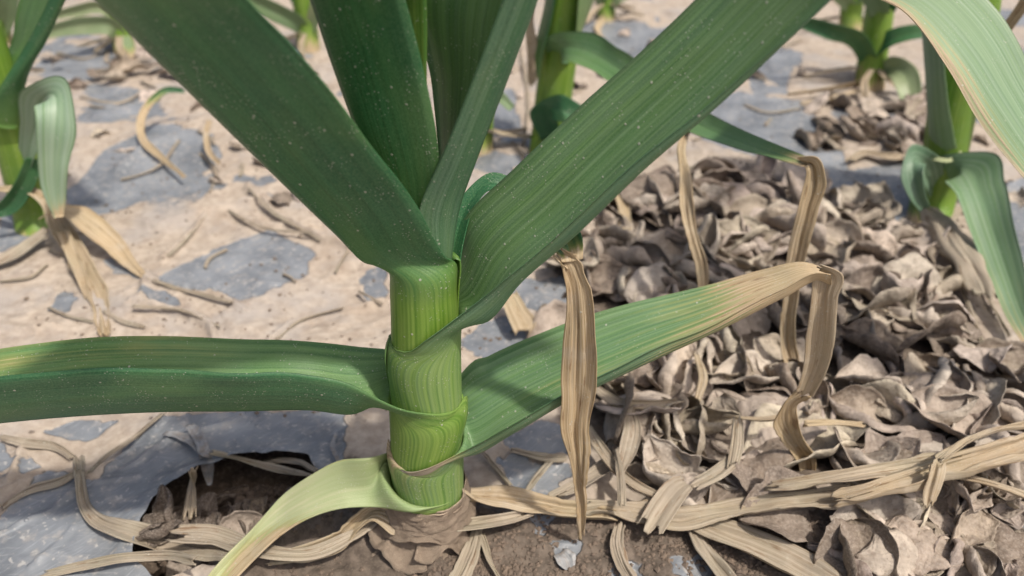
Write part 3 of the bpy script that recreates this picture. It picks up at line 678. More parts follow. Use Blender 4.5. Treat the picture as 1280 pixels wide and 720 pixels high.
# plant behind the main one
b = pz(682, 196); PM = empty('garlic_plant', tuple(b), 'garlic plant right behind the large one, a long leaf bending over into dry straw', 'garlic plant', 'garlic plants behind')
ym = b[1]+.009
stem_part(PM, [pz(682,200,-.003), py(686,175,ym), py(692,120,ym), py(700,60,ym), py(706,10,ym), py(712,-60,ym)], [46, 45, 45, 44, 42, 40], 30.1)
ribbon('leaf', PM, [py(700,80,ym-.004), py(694,62,ym-.018), py(722,58,ym-.030), py(760,76,.375), py(800,104,.342), py(860,145,.302), py(920,172,.267), py(970,190,.246), py(1008,203,.233)],
       [30, 36, 40, 40, 40, 36, 30, 24, 18], roll=[20, 20, 20, 15, 15, 25, 40, 45, 40], fold=.45, dry=[0]*7+[.15, .6], n=100, seed=31.0, wave=.0008, flip=True, wax_sheen=.15)
ribbon('dry_tip', PM, [py(1000,202,.235), py(1014,205,.231), py(1019,225,.2295), py(1010,265,.2285), py(998,310,.2275), py(988,360,.2265), py(983,410,.2255), py(988,445,.2245), py(999,474,.2225)],
       [14, 22, 26, 24, 22, 19, 18, 20, 14], roll=[-40, -20, 0, 25, 10, 0, -10, 20, 40], fold=.5, dry=1, tone=[.0,.0,.0,.1,.3,.3,.3,.2,.2], crinkle=.0008, n=100, label='straw-coloured end of the bent leaf hanging to the ground')
ribbon('leaf', PM, [py(690,175,ym-.012), py(680,140,ym-.016), py(696,134,ym-.022), py(715,142,ym-.026), py(745,165,ym-.03), py(790,190,ym-.034)], [30, 32, 34, 32, 28, 20], roll=20, fold=.4, n=50, seed=32.0)
leaf('leaf', PM, [vsec(py(672,100,ym-.012), py(668,60,ym), py(672,70,ym+.01), .5), vsec(py(690,20,ym-.016), py(682,0,ym), py(690,0,ym+.012), .5), vsec(py(705,-60,ym-.018), py(690,-80,ym), py(700,-80,ym+.012), .5)], [.6, 1, 1], [0]*3, n=30, seed=33.0)
leaf('leaf', PM, [vsec(py(718,60,ym-.012), py(724,45,ym), py(705,40,ym+.01), .5), vsec(py(722,10,ym-.016), py(744,-5,ym), py(705,0,ym+.012), .5), vsec(py(740,-80,ym-.018), py(770,-90,ym), py(720,-90,ym+.012), .5)], [.5, 1, 1], [0]*3, n=30, seed=34.0, pale=.25)
ribbon('dry_leaf', PM, [py(862,150,.300), py(851,185,.285), py(856,220,.272), py(858,255,.262), py(866,290,.255), py(877,330,.250), py(880,370,.247), py(874,432,.243)], [12, 12, 15, 18, 14, 13, 12, 8], roll=[0,30,0,-20,10,0,20,0], fold=.5, dry=1, tone=.2, crinkle=.0007, n=90)
ribbon('dry_leaf', PM, [py(664,-10,ym), py(662,30,ym-.002), py(666,70,ym-.004), py(663,110,ym-.006)], [9, 11, 12, 8], dry=1, tone=.5, crinkle=.0006, n=40)
ribbon('dry_leaf', PM, [pz(772,236,.012), pz(780,262,.010), pz(781,295,.007), pz(772,330,.004), pz(762,348,.003)], [12, 15, 18, 20, 14], ref='cam', roll=20, dry=1, tone=.15, crinkle=.0008, n=50)

# plant at the right edge
b = pz(1162, 268); PR = empty('garlic_plant', tuple(b), 'garlic plant with a light collar ring and a wide arching leaf edged with straw', 'garlic plant', 'garlic plants behind')
yr = b[1]+.009
stem_part(PR, [pz(1160,276,-.003), py(1166,250,yr), py(1180,197,yr), py(1190,140,yr), py(1204,80,yr), py(1216,20,yr), py(1226,-40,yr)], [48, 50, 50, 54, 56, 56, 54], 40.1)
ribbon('leaf', PR, [py(1186,235,yr-.010), py(1190,212,yr-.016), py(1208,208,yr-.022), pz(1225,235,.032), pz(1240,285,.024), pz(1258,340,.016), pz(1280,400,.010), pz(1310,460,.005)], [34, 44, 54, 54, 48, 40, 30, 14], roll=[30, 25, 15, 10, 0, 0, 0, 0], fold=.3, dry=[0,0,0,0,.05,.1,.3,.8], n=90, seed=41.0, flip=True, wax_sheen=.5)
ribbon('leaf', PR, [py(1172,240,yr-.008), py(1160,205,yr-.016), py(1146,196,yr-.024), py(1140,215,yr-.030), py(1146,242,yr-.034), py(1156,262,yr-.034)], [24, 30, 30, 26, 20, 12], roll=[-30,-30,-20,-10,0,0], fold=.5, n=50, seed=42.0, wax_sheen=.45)
leaf('leaf', PR, [vsec(py(1196,185,yr-.012), py(1162,195,yr), py(1196,190,yr+.010), .8), vsec(py(1185,130,yr-.014), py(1160,150,yr), py(1200,130,yr+.012), .6), vsec(py(1180,70,yr-.015), py(1156,80,yr-.002), py(1185,70,yr+.012), .5),
     vsec(py(1170,0,yr-.016), py(1148,5,yr-.004), py(1180,0,yr+.012), .5), vsec(py(1140,-100,yr-.020), py(1110,-100,yr-.01), py(1150,-100,yr+.010), .5)], [.2, .6, 1, 1, 1], [0]*5, n=50, seed=43.0, wax_sheen=.55)
ribbon('collar', PR, [py(1160,196,yr-.011), py(1172,199,yr-.0135), py(1188,200,yr-.0135), py(1202,190,yr-.011)], [4, 5, 5, 4], fold=.2, pale=1, blade=0, n=20, seed=43.5)
# the wide leaf that arches towards the camera
A0 = py(1216, -30, yr)
leaf('leaf', PR, [vsec(A0+np.array([-.006,-.006,0]), A0+np.array([0,.006,0]), A0+np.array([.006,-.006,0]), .8),
     vsec(np.array([.172,.318,.150]), np.array([.185,.330,.146]), np.array([.198,.322,.153]), .5),
     vsec(np.array([.138,.268,.163]), np.array([.150,.280,.166]), np.array([.165,.278,.172]), .4),
     vsec(py(1070,-18,.240), py(1094,-22,.245), py(1180,-52,.262), .35),
     vsec(py(1130,16,.228), py(1150,10,.233), py(1228,-12,.250), .35),
     vsec(py(1180,80,.218), py(1200,62,.222), py(1268,45,.240), .35),
     vsec(py(1222,150,.210), py(1244,128,.213), py(1302,115,.230), .35),
     vsec(py(1270,212,.203), py(1290,196,.206), py(1338,180,.220), .35),
     vsec(py(1350,300,.193), py(1365,290,.195), py(1390,275,.206), .35),
     vsec(py(1410,372,.190), py(1416,368,.191), py(1426,362,.195), .35), vsec(py(1432,410,.1888), py(1433,409,.189), py(1435,408,.1895), .35)],
     [.7]+[1]*10, [0, 0, .1, (.8,.1,0), (.75,.1,0), (.7,.1,0), (.7,.05,0), (.6,0,0), .5, .8, 1], n=130, seed=44.0, wave=.0007, pale=[0,.1,.15,.2,.2,.15,.05,0,0,0,0], tone=[.3]*11, flip=True, wax_sheen=.5, label='wide leaf arching over, straw-coloured along one edge')
leaf('leaf', PR, [vsec(py(1230,40,yr-.012), py(1240,60,yr), py(1215,10,yr+.012), .6), vsec(py(1262,100,yr-.016), py(1276,130,yr-.006), py(1262,75,yr+.012), .5), vsec(py(1310,130,yr-.02), py(1330,160,yr-.012), py(1310,90,yr+.008), .5)], [.6, 1, 1], [0]*3, n=40, seed=45.0)
ribbon('dry_leaf', PR, [py(1252,46,yr-.03), py(1262,30,yr-.032), py(1276,10,yr-.034), py(1290,-20,yr-.036)], [10, 12, 12, 8], dry=1, tone=.1, crinkle=.0005, n=30)
ribbon('dry_leaf', PR, [pz(1160,266,.008), pz(1178,285,.010), pz(1200,315,.012), pz(1222,350,.011), pz(1236,385,.007)], [34, 42, 44, 40, 30], ref='up', roll=[20, 10, -10, 0, 10], fold=-.5, dry=1, tone=1.0, crinkle=.0016, n=70, label='greyish dry leaf slumped against the foot of the stem')

# smaller plants farther off
def far_plant(foot, top, w, leaves, label, seed):
    b = pz(*foot); e = empty('garlic_plant', tuple(b), label, 'garlic plant', 'garlic plants far behind'); y = b[1]+.008
    n = 5; pts = [pz(foot[0], foot[1]+3, -.003)]
    for k in range(1, n): t = k/(n-1); pts.append(py(foot[0]+(top[0]-foot[0])*t, foot[1]-6+(top[1]-foot[1]+6)*t, y))
    stem_part(e, pts, [w*1.05, w, w, w*.97, w*.94], seed)
    for i, (pl, wd, roll, pale, dry) in enumerate(leaves):
        ribbon('leaf' if np.max(dry) < .9 else 'dry_leaf', e, [py(u, v, y+dy) for u, v, dy in pl], wd, roll=roll, fold=.4, pale=pale, dry=dry, n=12*len(pl), seed=seed+i+.3, tone=.2)
    for k in range(4):
        a = random.uniform(0, 6.28); L_ = random.uniform(.02, .045); q = [pz(*foot) + np.array([math.cos(a+.4*t)*L_*t, math.sin(a+.4*t)*L_*t, .012*(1-t)+.003]) for t in (.1, .4, .7, 1.0)]
        ribbon('dry_leaf', e, q, [3, 5, 4.5, 2], ref='up', dry=1, tone=.6, crinkle=.0008, n=24, px=False, fold=.4)
    return e
far_plant((1086,108), (1106,-30), 34, [
    ([(1086,75,-.008),(1070,50,-.014),(1040,40,-.018),(1005,28,-.02)], [22,24,22,16], 25, 0, 0),
    ([(1094,62,-.008),(1112,48,-.014),(1140,40,-.02),(1170,40,-.024)], [18,22,20,12], 25, 0, 0),
    ([(1092,98,-.006),(1112,84,-.016),(1132,96,-.034),(1138,122,-.046),(1134,140,-.056)], [18,26,30,24,10], 10, .55, 0),
    ([(1100,20,-.01),(1090,-10,-.014),(1070,-40,-.018),(1030,-80,-.02)], [24,30,30,26], 20, .3, 0),
    ([(1108,10,-.01),(1125,-20,-.014),(1150,-50,-.018)], [24,28,26], 20, 0, 0),
    ([(1075,104,-.005),(1030,112,-.03),(985,118,-.04)], [10,9,5], 60, 0, 1.0)], 'small garlic plant with one short pale leaf curling down at its foot', 50)
far_plant((1062,40), (1072,-60), 26, [([(1064,10,-.008),(1040,-12,-.012),(1000,-20,-.016)], [16,18,14], 20, .3, 0), ([(1068,0,-.008),(1090,-20,-.012),(1120,-28,-.016)], [14,18,14], 20, .2, 0)], 'tiny garlic plant seen behind the small one with the pale curling leaf', 55)
far_plant((386,62), (372,-50), 26, [
    ([(382,40,-.006),(372,30,-.012),(345,16,-.018),(315,2,-.022),(280,-20,-.026)], [16,22,24,22,18], 20, .25, 0),
    ([(386,40,-.006),(396,10,-.012),(404,-25,-.016)], [14,20,22], 20, .5, 0), ([(374,5,-.006),(362,-20,-.01),(340,-50,-.014)], [16,20,20], 15, .1, 0)], 'small yellow-green garlic plant behind the dark rising leaf', 60)
far_plant((157,66), (128,-50), 24, [
    ([(152,52,-.006),(140,34,-.012),(112,32,-.016),(80,36,-.02),(50,44,-.022)], [18,24,22,18,12], 15, .45, 0),
    ([(146,20,-.006),(125,10,-.012),(95,14,-.016),(62,22,-.02)], [16,16,14,8], 25, .6, 0), ([(156,40,-.004),(160,56,-.014),(165,72,-.03),(158,90,-.055)], [10,12,10,6], 10, .4, [0,.3,.8,1])], 'small pale garlic plant with two whitish level leaves', 65)
far_plant((757,24), (762,-50), 22, [([(758,10,-.006),(775,-5,-.012),(800,-12,-.016)], [14,16,12], 20, .4, 0), ([(756,8,-.006),(742,-10,-.012),(720,-20,-.016)], [12,14,12], 20, .4, 0),
    ([(757,20,-.004),(748,40,-.05),(762,56,-.076)], [8,9,5], 40, 0, 1.0)], 'tiny garlic plant with dry strands at its foot', 70)
far_plant((600,190), (604,60), 30, [([(602,130,-.006),(622,120,-.012),(640,135,-.018)], [16,16,10], 20, .3, 0)], 'bright young garlic plant half hidden behind the upright leaves', 72)
far_plant((-6,66), (-2,-60), 34, [([(0,40,-.006),(10,10,-.012),(12,-30,-.016)], [18,22,22], 15, .3, 0)], 'yellow-green garlic stem at the far edge of the bed', 74)
# ------------------------------------------------------------------ dead broad leaves
def dead_leaf_mesh(i):
    """0 flattish, 1 cupped, 2 rolled: a thin crinkled broad leaf, one unit long"""
    kind = i % 3; r = np.random.default_rng(100+i); nl, nw = 25, 17
    s = np.linspace(0, 1, nl)[:, None]; w = np.linspace(-1, 1, nw)[None, :]
    asp = r.uniform(.26, .40); pk = r.uniform(.7, 1.3)
    wid = asp*np.clip(np.sin(np.pi*np.clip(s, 0, 1)**pk), 0, 1)**.75*(1+.22*vnoise(s*4.5+0*w, np.sign(w)*3+0*s, i*3.1, 1)+.10*vnoise(s*14+0*w, np.sign(w)*3+0*s, i*1.1, 2)) + .008
    curl = (r.uniform(.15, .6), r.uniform(.9, 1.7), r.uniform(2.2, 3.6))[kind]*r.choice([1, 1, -1])
    kk = curl*(1+.7*vnoise(s*2.0, 0*s, i*1.7, 4))
    # roll grows towards the margins; integrate the direction across the leaf
    dw = np.gradient(w, axis=1)
    ang = kk*(.35*w + .65*w*np.abs(w)) + r.uniform(-.2, .2)
    yy = np.cumsum(np.cos(ang)*dw*wid, 1); zz_ = np.cumsum(np.sin(ang)*dw*wid, 1)
    m = nw//2; yy = yy-yy[:, m:m+1]; zz_ = zz_-zz_[:, m:m+1]
    zz_ = zz_ + r.uniform(0, .3)*np.abs(w)*wid
    twist = r.uniform(-1.3, 1.3); tw = twist*(s-.5)
    y2 = yy*np.cos(tw)-zz_*np.sin(tw); z2 = yy*np.sin(tw)+zz_*np.cos(tw)
    bend = r.uniform(.3, 1.9)*r.choice([1, -1]); rad = 1/bend; th = (s-.5)/rad
    x3 = (rad-z2)*np.sin(th); z3 = rad-(rad-z2)*np.cos(th)
    z3 = z3 + .05*vnoise(x3*5, y2*5, i*2.3, 6) + .022*vnoise(x3*13, y2*13, i*2.3, 7) + .010*vnoise(x3*30, y2*30, i*2.3, 9)
    y2 = y2 + .035*vnoise(x3*7, w*3+0*s, i*5.1, 8)
    lat = np.abs(((s*9 - np.abs(w)*2.2) % 1.0)-.5)*2
    rib = np.maximum(np.exp(-(w/.10)**2)+0*s, np.clip(1-lat*3.0, 0, 1)*.6)
    return sheet_mesh('dead_leaf', np.stack([x3, y2, z3], 2), [M_LIT, M_LIT], .008, attrs={'rib': rib}, seed=float(i))
NV = 36
LV = [dead_leaf_mesh(i) for i in range(NV)]
LVco = []
for me in LV:
    a = np.empty(len(me.vertices)*3, np.float32); me.vertices.foreach_get('co', a); LVco.append(a.reshape(-1, 3)[::3])
# height map of the heap so leaves settle on one another
HX0, HY0, HC = -.25, .10, .0015
HN, HM = 420, 420
gx = HX0+HC*np.arange(HN); gy = HY0+HC*np.arange(HM)
HG = gz(*[q.ravel() for q in np.meshgrid(gx, gy)]).reshape(HM, HN)
HG0 = HG.copy()
TONES = [('pale tan', (.60, .525, .435)), ('grey-brown', (.43, .365, .295)), ('dark brown', (.245, .198, .155))]
def settle(vi, size, x, y, rz, tx, ty, sink=.3, tone=1, fixed_z=None):
    M = Matrix.Rotation(rz, 3, 'Z') @ Matrix.Rotation(tx, 3, 'X') @ Matrix.Rotation(ty, 3, 'Y')
    v = (LVco[vi]*size) @ np.array(M).T; px = v[:, 0]+x; pyy = v[:, 1]+y
    i = np.clip(((px-HX0)/HC).astype(int), 0, HN-1); j = np.clip(((pyy-HY0)/HC).astype(int), 0, HM-1)
    gap = v[:, 2]-HG[j, i]
    z = -np.quantile(gap, sink) if fixed_z is None else fixed_z
    top = HG[j, i] + .45*np.clip(v[:, 2]+z-HG[j, i], 0, .008)
    np.maximum.at(HG, (j, i), top)
    o = bpy.data.objects.new('dead_leaf', LV[vi]); COL.objects.link(o)
    o.matrix_world = Matrix.Translation((x, y, z)) @ M.to_4x4() @ Matrix.Scale(size, 4)
    c = np.array(TONES[tone][1])*rng.uniform(.85, 1.15)*np.array([1, rng.uniform(.96, 1.02), rng.uniform(.92, 1.04)])
    o.color = (*c, 1)
    return o
SHAPE = ['flattish', 'cupped', 'rolled-up']
hp = np.array(gp_heap); cand = []
while len(cand) < 290:
    x = rng.uniform(hp[:, 0].min(), hp[:, 0].max()); y = rng.uniform(hp[:, 1].min(), hp[:, 1].max())
    d = polydist(np.array([x]), np.array([y]), gp_heap)[0] + .014*fbm(np.array([x*35]), np.array([y*35]), 0, 91, 3)[0]
    if d < -.001 and x < .62*y+.10: cand.append((x, y))
def heap_place(x, y):
    if y < .205: return 'at the heap edge behind the broad tan leaf'
    if x < .055: return 'in the heap behind the hanging dry leaf end'
    if x > .15: return 'in the heap below the collar-ringed garlic'
    return 'in the heap round the two hanging straw tips'
for x, y in cand:
    sz = rng.uniform(.017, .040); vi = int(rng.choice(NV)); vi = vi if vi % 3 or rng.random() < .5 else vi+1+int(rng.integers(2)); tn = int(rng.choice(3, p=[.48, .36, .16]))
    o = settle(vi, sz, x, y, rng.uniform(0, 6.28), rng.normal(0, .40), rng.normal(0, .30), .22, tn)
    pl_ = heap_place(x, y)
    tag(o, '%s %s dead leaf %s' % (SHAPE[vi % 3], TONES[tn][0], pl_), 'dead leaf', '%s %s leaves %s' % (SHAPE[vi % 3], TONES[tn][0], pl_))
# second small heap and loose leaves farther off
for k in range(34):
    u, v = rng.uniform(1005, 1165), rng.uniform(118, 200); vi = int(rng.integers(NV)); tn = int(rng.integers(3))
    p = pz(u, v); o = settle(vi, rng.uniform(.016, .034), p[0], p[1], rng.uniform(0, 6.28), rng.normal(0, .4), rng.normal(0, .3), .25, tn)
    tag(o, '%s %s dead leaf round the small garlic with pale curling leaf' % (SHAPE[vi % 3], TONES[tn][0]), 'dead leaf', '%s %s leaves round the small garlic' % (SHAPE[vi % 3], TONES[tn][0]))
for u, v in [(150,80),(165,92),(120,98),(205,90),(75,84),(320,118),(345,135),(300,190),(330,205),(390,95),(270,230),(160,196),(130,175),(640,85),(725,110),(740,130),(690,215),(660,222),(915,80),(960,60),(1000,95),(870,95),(1225,180),(1250,230),(1265,160),(1210,140),(740,205),(780,40),(820,60),(60,70),(95,112),(140,104),(180,76),(215,100),(235,80),(50,100),(250,140),(190,128),(360,150),(400,125),(430,200),(380,240),(350,255),(640,40),(650,120),(735,75),(760,95),(850,45),(900,40),(940,95),(1240,120),(1270,250)]:
    vi = int(rng.integers(NV)); tn = int(rng.integers(3)); wh = 'past the looping leaf tip' if u < 420 else ('behind the large garlic' if u < 850 else 'near the collar-ringed garlic')
    p = pz(u, v); o = settle(vi, rng.uniform(.012, .026), p[0], p[1], rng.uniform(0, 6.28), rng.normal(0, .3), rng.normal(0, .25), .2, tn)
    tag(o, '%s %s dead leaf loose on film %s' % (SHAPE[vi % 3], TONES[tn][0], wh), 'dead leaf', '%s %s leaves loose on the film %s' % (SHAPE[vi % 3], TONES[tn][0], wh))
for k in range(46):
    u, v = rng.uniform(960, 1300), rng.uniform(618, 740)
    if u < 1075 - (v-620)*.35: continue
    vi = int(rng.integers(NV)); tn = int(rng.choice(3, p=[.3, .4, .3])); p = pz(u, v)
    o = settle(vi, rng.uniform(.014, .030), p[0], p[1], rng.uniform(0, 6.28), rng.normal(0, .3), rng.normal(0, .25), .25, tn)
    tag(o, '%s %s dead leaf on the ground before the thick bundled straw' % (SHAPE[vi % 3], TONES[tn][0]), 'dead leaf', '%s %s leaves before the bundled straw' % (SHAPE[vi % 3], TONES[tn][0]))
for k in range(26):
    u, v = rng.uniform(190, 400), rng.uniform(575, 700); p = pz(u, v, -.01)
    if polydist(np.array([p[0]]), np.array([p[1]]), gp_hole)[0] > -.004: continue
    vi = int(rng.integers(NV)); o = settle(vi, rng.uniform(.010, .019), p[0], p[1], rng.uniform(0, 6.28), rng.normal(0, .35), rng.normal(0, .3), .25, 2)
    o.color = (.12, .095, .075, 1)
    tag(o, '%s blackish dead leaf scrap on the soil in the torn hole' % SHAPE[vi % 3], 'dead leaf', '%s blackish leaf scraps in the torn hole' % SHAPE[vi % 3])
# single leaves one can point at
def hero(vi, u, v, size, rz, tx, ty, label, sink=.3, tone=1):
    p = pz(u, v, .006); o = settle(vi, size, p[0], p[1], math.radians(rz), math.radians(tx), math.radians(ty), sink, tone)
    tag(o, label, 'dead leaf'); return o
hero(4, 288, 628, 0.019, 30, 25, 5, 'crumpled veiny dead leaf standing up inside the torn hole', .2, 1)
hero(6, 232, 662, 0.019, 5, 12, 0, 'pale flat dead leaf under the dry strip at the torn hole', .1, 1)
hero(10, 335, 640, 0.016, 70, -20, 10, 'small brown dead leaf deep in the torn hole under the pale drooping leaf', .2, 2)
hero(13, 212, 628, 0.014, 120, 10, 10, 'dark dead leaf tucked under the film edge in the torn hole', .2, 2)
hero(9, 360, 602, 0.016, 20, 10, -10, 'dark dead leaf at the back of the torn hole', .2, 2)
hero(7, 310, 600, 0.012, 60, 10, -10, 'small dull dead leaf beside the slender straw in the torn hole', .2, 2)
hero(1, 980, 640, 0.029, 12, 10, 0, 'boat-shaped brown dead leaf between the broad tan strip and the soil', .15, 2)
hero(12, 1085, 655, 0.030, 8, 14, 0, 'big light grey leaf with rolled rim lying beside the soil edge', .2, 0)
hero(15, 828, 575, 0.020, 60, 10, 5, 'flat mauve-grey dead leaf at the near edge of the heap', .3, 1)
hero(18, 880, 562, 0.020, 110, 15, 10, 'veiny grey dead leaf at the near edge of the heap', .3, 1)
hero(16, 1210, 665, 0.022, 40, 25, 0, 'round-edged grey dead leaf under the narrow straw', .2, 1)
hero(21, 1150, 690, 0.024, -20, 10, 5, 'tattered grey dead leaf on the ground below the thick bundled straw', .2, 1)
hero(19, 1240, 620, 0.019, 80, -15, 5, 'brown dead leaf beneath the thick bundled straw', .2, 2)
hero(22, 940, 590, 0.019, 100, 4, 4, 'reddish-brown dead leaf behind the broad tan strip', .3, 2)
hero(24, 690, 380, 0.020, 20, 10, 0, 'reddish dead leaf lying on mud behind the climbing leaf', .2, 2)
hero(27, 1060, 695, 0.024, 20, 8, 0, 'dull brown dead leaf under the rolled grey one', .2, 2)

# ------------------------------------------------------------------ dry strips of old leaves lying about
def heap_top(x, y):
    i, j = int((x-HX0)/HC), int((y-HY0)/HC)
    if not (2 <= i < HN-3 and 2 <= j < HM-3): return -1.0
    w_ = HG[j-2:j+3, i-2:i+3] - HG0[j-2:j+3, i-2:i+3]
    return float(np.quantile(HG[j-2:j+3, i-2:i+3], .8)) if w_.max() > .001 else -1.0
def straw(pts, widths, label, tone=.8, h=.0015, roll=0.0, fold=.25, crk=.0007, dry=1.0, group=None, hs=None, name='dry_leaf_strip', pale=0.0):
    Zs = []
    for k, (u, v) in enumerate(pts):
        p = pz(u, v, .002); hh = hs[k] if hs else h
        zc = float(gz(p[0], p[1])[0])+hh
        for _ in range(2):
            p = pz(u, v, zc); zc = max(float(gz(p[0], p[1])[0])+hh, heap_top(p[0], p[1])+(.0055 if max(widths) > 20 else .003))
        Zs.append(zc)
    Zs = np.array(Zs); Zs = np.maximum(Zs, np.convolve(np.pad(Zs, 1, 'edge'), [.3, .4, .3], 'valid'))
    P = [pz(u, v, q) for (u, v), q in zip(pts, Zs)]
    o = ribbon(name, None, P, widths, roll=roll, fold=fold, ref='up', dry=dry, tone=tone, pale=pale, crinkle=crk, n=max(24, 11*len(pts)), th=.0004)
    o['label'] = label; o['category'] = 'dry leaf'
    if group: o['group'] = group
    return o
straw([(97,572),(101,600),(106,628),(122,648),(160,662),(205,676),(250,684),(300,690)], [9,11,13,20,26,30,30,22], 'long tan dry strip bending across the plastic film past the torn hole', .95, .002)
straw([(215,668),(255,668),(300,680),(345,690),(390,690),(440,668),(470,650)], [26,30,28,22,16,14,8], 'wide greyish dry strip across the torn hole ending at the bulb neck', .9, .006, hs=[.013,.012,.011,.008,.005,.006,.006])
straw([(50,718),(100,706),(150,697),(200,694),(245,700)], [10,13,16,16,12], 'pale narrow dry strip along the near side of the torn hole', .95, .003, hs=[.002,.002,.003,.010,.010])
straw([(0,545),(30,552),(62,556),(92,574)], [8,10,9,6], 'short mud-coloured strip on the film joining the long tan strip', 1, .0015)
straw([(205,516),(170,545),(130,572),(108,592)], [5,6,6,4], 'thin crooked stalk running up the film from the long tan strip', 1, .0015)
straw([(0,634),(40,612),(80,600),(105,588)], [4,6,7,5], 'thin mud-crusted stalk sloping down the muddy film', 1, .0012)
straw([(242,585),(240,610),(236,646)], [15,17,17], 'stubby upright straw piece inside the torn hole', .7, .009, hs=[.012,.009,.008])
straw([(262,566),(300,573),(345,584),(388,594)], [7,9,9,6], 'slender straw lying along the back rim of the torn hole', .9, .004, hs=[.003,.008,.008,.004])
straw([(318,580),(355,575),(395,590)], [5,6,4], 'fine dark stalk behind the slender straw at the torn hole', 1, .005)
straw([(597,556),(615,580),(638,607)], [5,7,5], 'thin straight straw on the brown soil behind the bulb neck', .8, .002)
straw([(640,562),(675,570),(712,573)], [7,8,6], 'thin twig-like strip over the bare blue film patch', .9, .002)
straw([(690,575),(668,600),(655,620)], [9,10,8], 'short muddy strip crossing the bare film patch', 1, .0015)
straw([(720,640),(760,634),(800,638),(850,648),(900,640),(960,632),(1020,625),(1075,618)], [20,30,38,36,34,32,30,20], 'broad tan dry leaf lying across the soil in front of the leaf heap', .75, .006, crk=.0013)
straw([(960,610),(1010,603),(1070,592),(1130,582),(1170,575)], [14,22,26,26,18], 'tan strip lying behind the broad dry leaf on the heap', .7, .012, crk=.0012, hs=[.010,.013,.015,.016,.016])
straw([(1040,628),(1090,612),(1140,596),(1190,580),(1240,566),(1310,540)], [16,22,26,26,30,34], 'thick bundled straw leaf reaching out over the leaf heap', .45, .018, crk=.0016, fold=.6, hs=[.010,.016,.019,.021,.023,.026])
straw([(1172,578),(1168,596),(1162,618),(1160,632)], [20,22,24,16], 'short straw flap hanging off the thick bundled straw', .45, .018, hs=[.024,.022,.018,.015], roll=20)
straw([(1180,592),(1225,600),(1265,612),(1300,625)], [16,15,13,10], 'narrow straw curving away under the thick bundled straw', .6, .014)
straw([(1175,575),(1205,552),(1230,540),(1290,528)], [8,8,7,6], 'thin straw stalk above the thick bundled straw', .6, .024)
straw([(850,644),(890,658),(940,676),(990,700),(1040,728),(1080,752)], [22,40,48,50,44,30], 'wide ribbed tan dry leaf sloping down over bare soil', .8, .004, crk=.0014)
straw([(862,655),(880,685),(905,715),(930,745)], [16,24,30,26], 'brownish dry leaf half under the wide ribbed one', 1, .002, crk=.0012)
straw([(598,652),(592,678),(582,705),(566,738)], [8,20,26,20], 'short tan dry leaf lying by the bulb neck', .9, .0025)
straw([(600,668),(612,700),(628,730)], [4,6,5], 'hair-thin straw fork beside the bulb neck', .9, .002)
straw([(774,652),(772,680),(778,700),(794,728)], [14,17,16,13], 'narrow bent pale strip on bare soil', .95, .003)
straw([(812,662),(830,632),(852,606),(868,600)], [34,34,28,14], 'greenish-grey cut piece of dry leaf leaning on the broad tan leaf', .9, .010, crk=.0005, hs=[.008,.010,.012,.012], pale=.25)
straw([(868,606),(895,592),(920,572)], [18,18,16], 'grey-green dry leaf end stuck in the heap', .9, .012, pale=.2)
straw([(915,582),(920,555),(922,522)], [14,16,12], 'upright grey-tan leaf end rising from the heap', .9, .014, hs=[.012,.015,.018])
straw([(690,622),(715,610),(745,590),(775,568)], [12,18,22,16], 'greyish dry strip running up into the edge of the heap', .95, .005)
straw([(732,528),(750,560),(775,590),(800,608),(825,620)], [12,14,16,16,10], 'twisted tan strip slanting down at the edge of the heap', .85, .010, fold=.7, hs=[.008,.009,.010,.010,.009])
straw([(785,500),(790,530),(785,560),(776,590)], [12,20,22,12], 'flat grey-tan strip hanging over the edge of the heap', .95, .012)
straw([(770,560),(776,590),(776,635)], [6,7,6], 'thin upright strip crossing the broad tan leaf', .9, .012)
straw([(632,360),(645,385),(655,412),(652,420)], [22,26,26,18], 'cream stub of old leaf on the mud behind the climbing leaf', .3, .006, hs=[.012,.009,.005,.003])
straw([(1000,530),(1040,528),(1080,532)], [10,15,12], 'golden straw piece lying on the heap', .1, .016)
straw([(870,440),(878,470),(872,500)], [9,11,9], 'narrow tan strip standing in the heap', .4, .014)
straw([(905,520),(950,524),(985,520)], [6,9,6], 'thin tan strip on top of the heap', .5, .016)
straw([(740,480),(770,500),(820,505),(850,500)], [10,16,16,8], 'pinkish tan strip lying along the heap', .8, .012)
straw([(1060,200),(1085,190),(1110,195),(1150,196)], [8,14,18,14], 'tan strip lying beyond the heap', .6, .004)
straw([(1000,130),(1040,122),(1080,112)], [6,8,6], 'straw strip at the foot of the small far plant', .5, .004)
ao = ribbon('dry_leaf_strip', None, [pz(232,113,.022), pz(210,112,.024), pz(190,125,.022), pz(176,150,.016), pz(180,175,.010), pz(200,195,.005), pz(232,222,.004)], [7, 8, 9, 9, 9, 8, 4], ref='cam', dry=[.0,.1,.35,1,1,1,1], tone=.1, crinkle=.0003, n=60)
tag(ao, 'thin looping leaf tip, green turning to straw, over the muddy film', 'dry leaf')
ao = ribbon('dry_leaf_strip', None, [pz(262,150,.012), pz(258,170,.012), pz(262,190,.008), pz(275,205,.005)], [6, 7, 7, 5], ref='cam', dry=1, tone=.3, crinkle=.0003, n=40)
tag(ao, 'short straw hook standing on the muddy film', 'dry leaf')
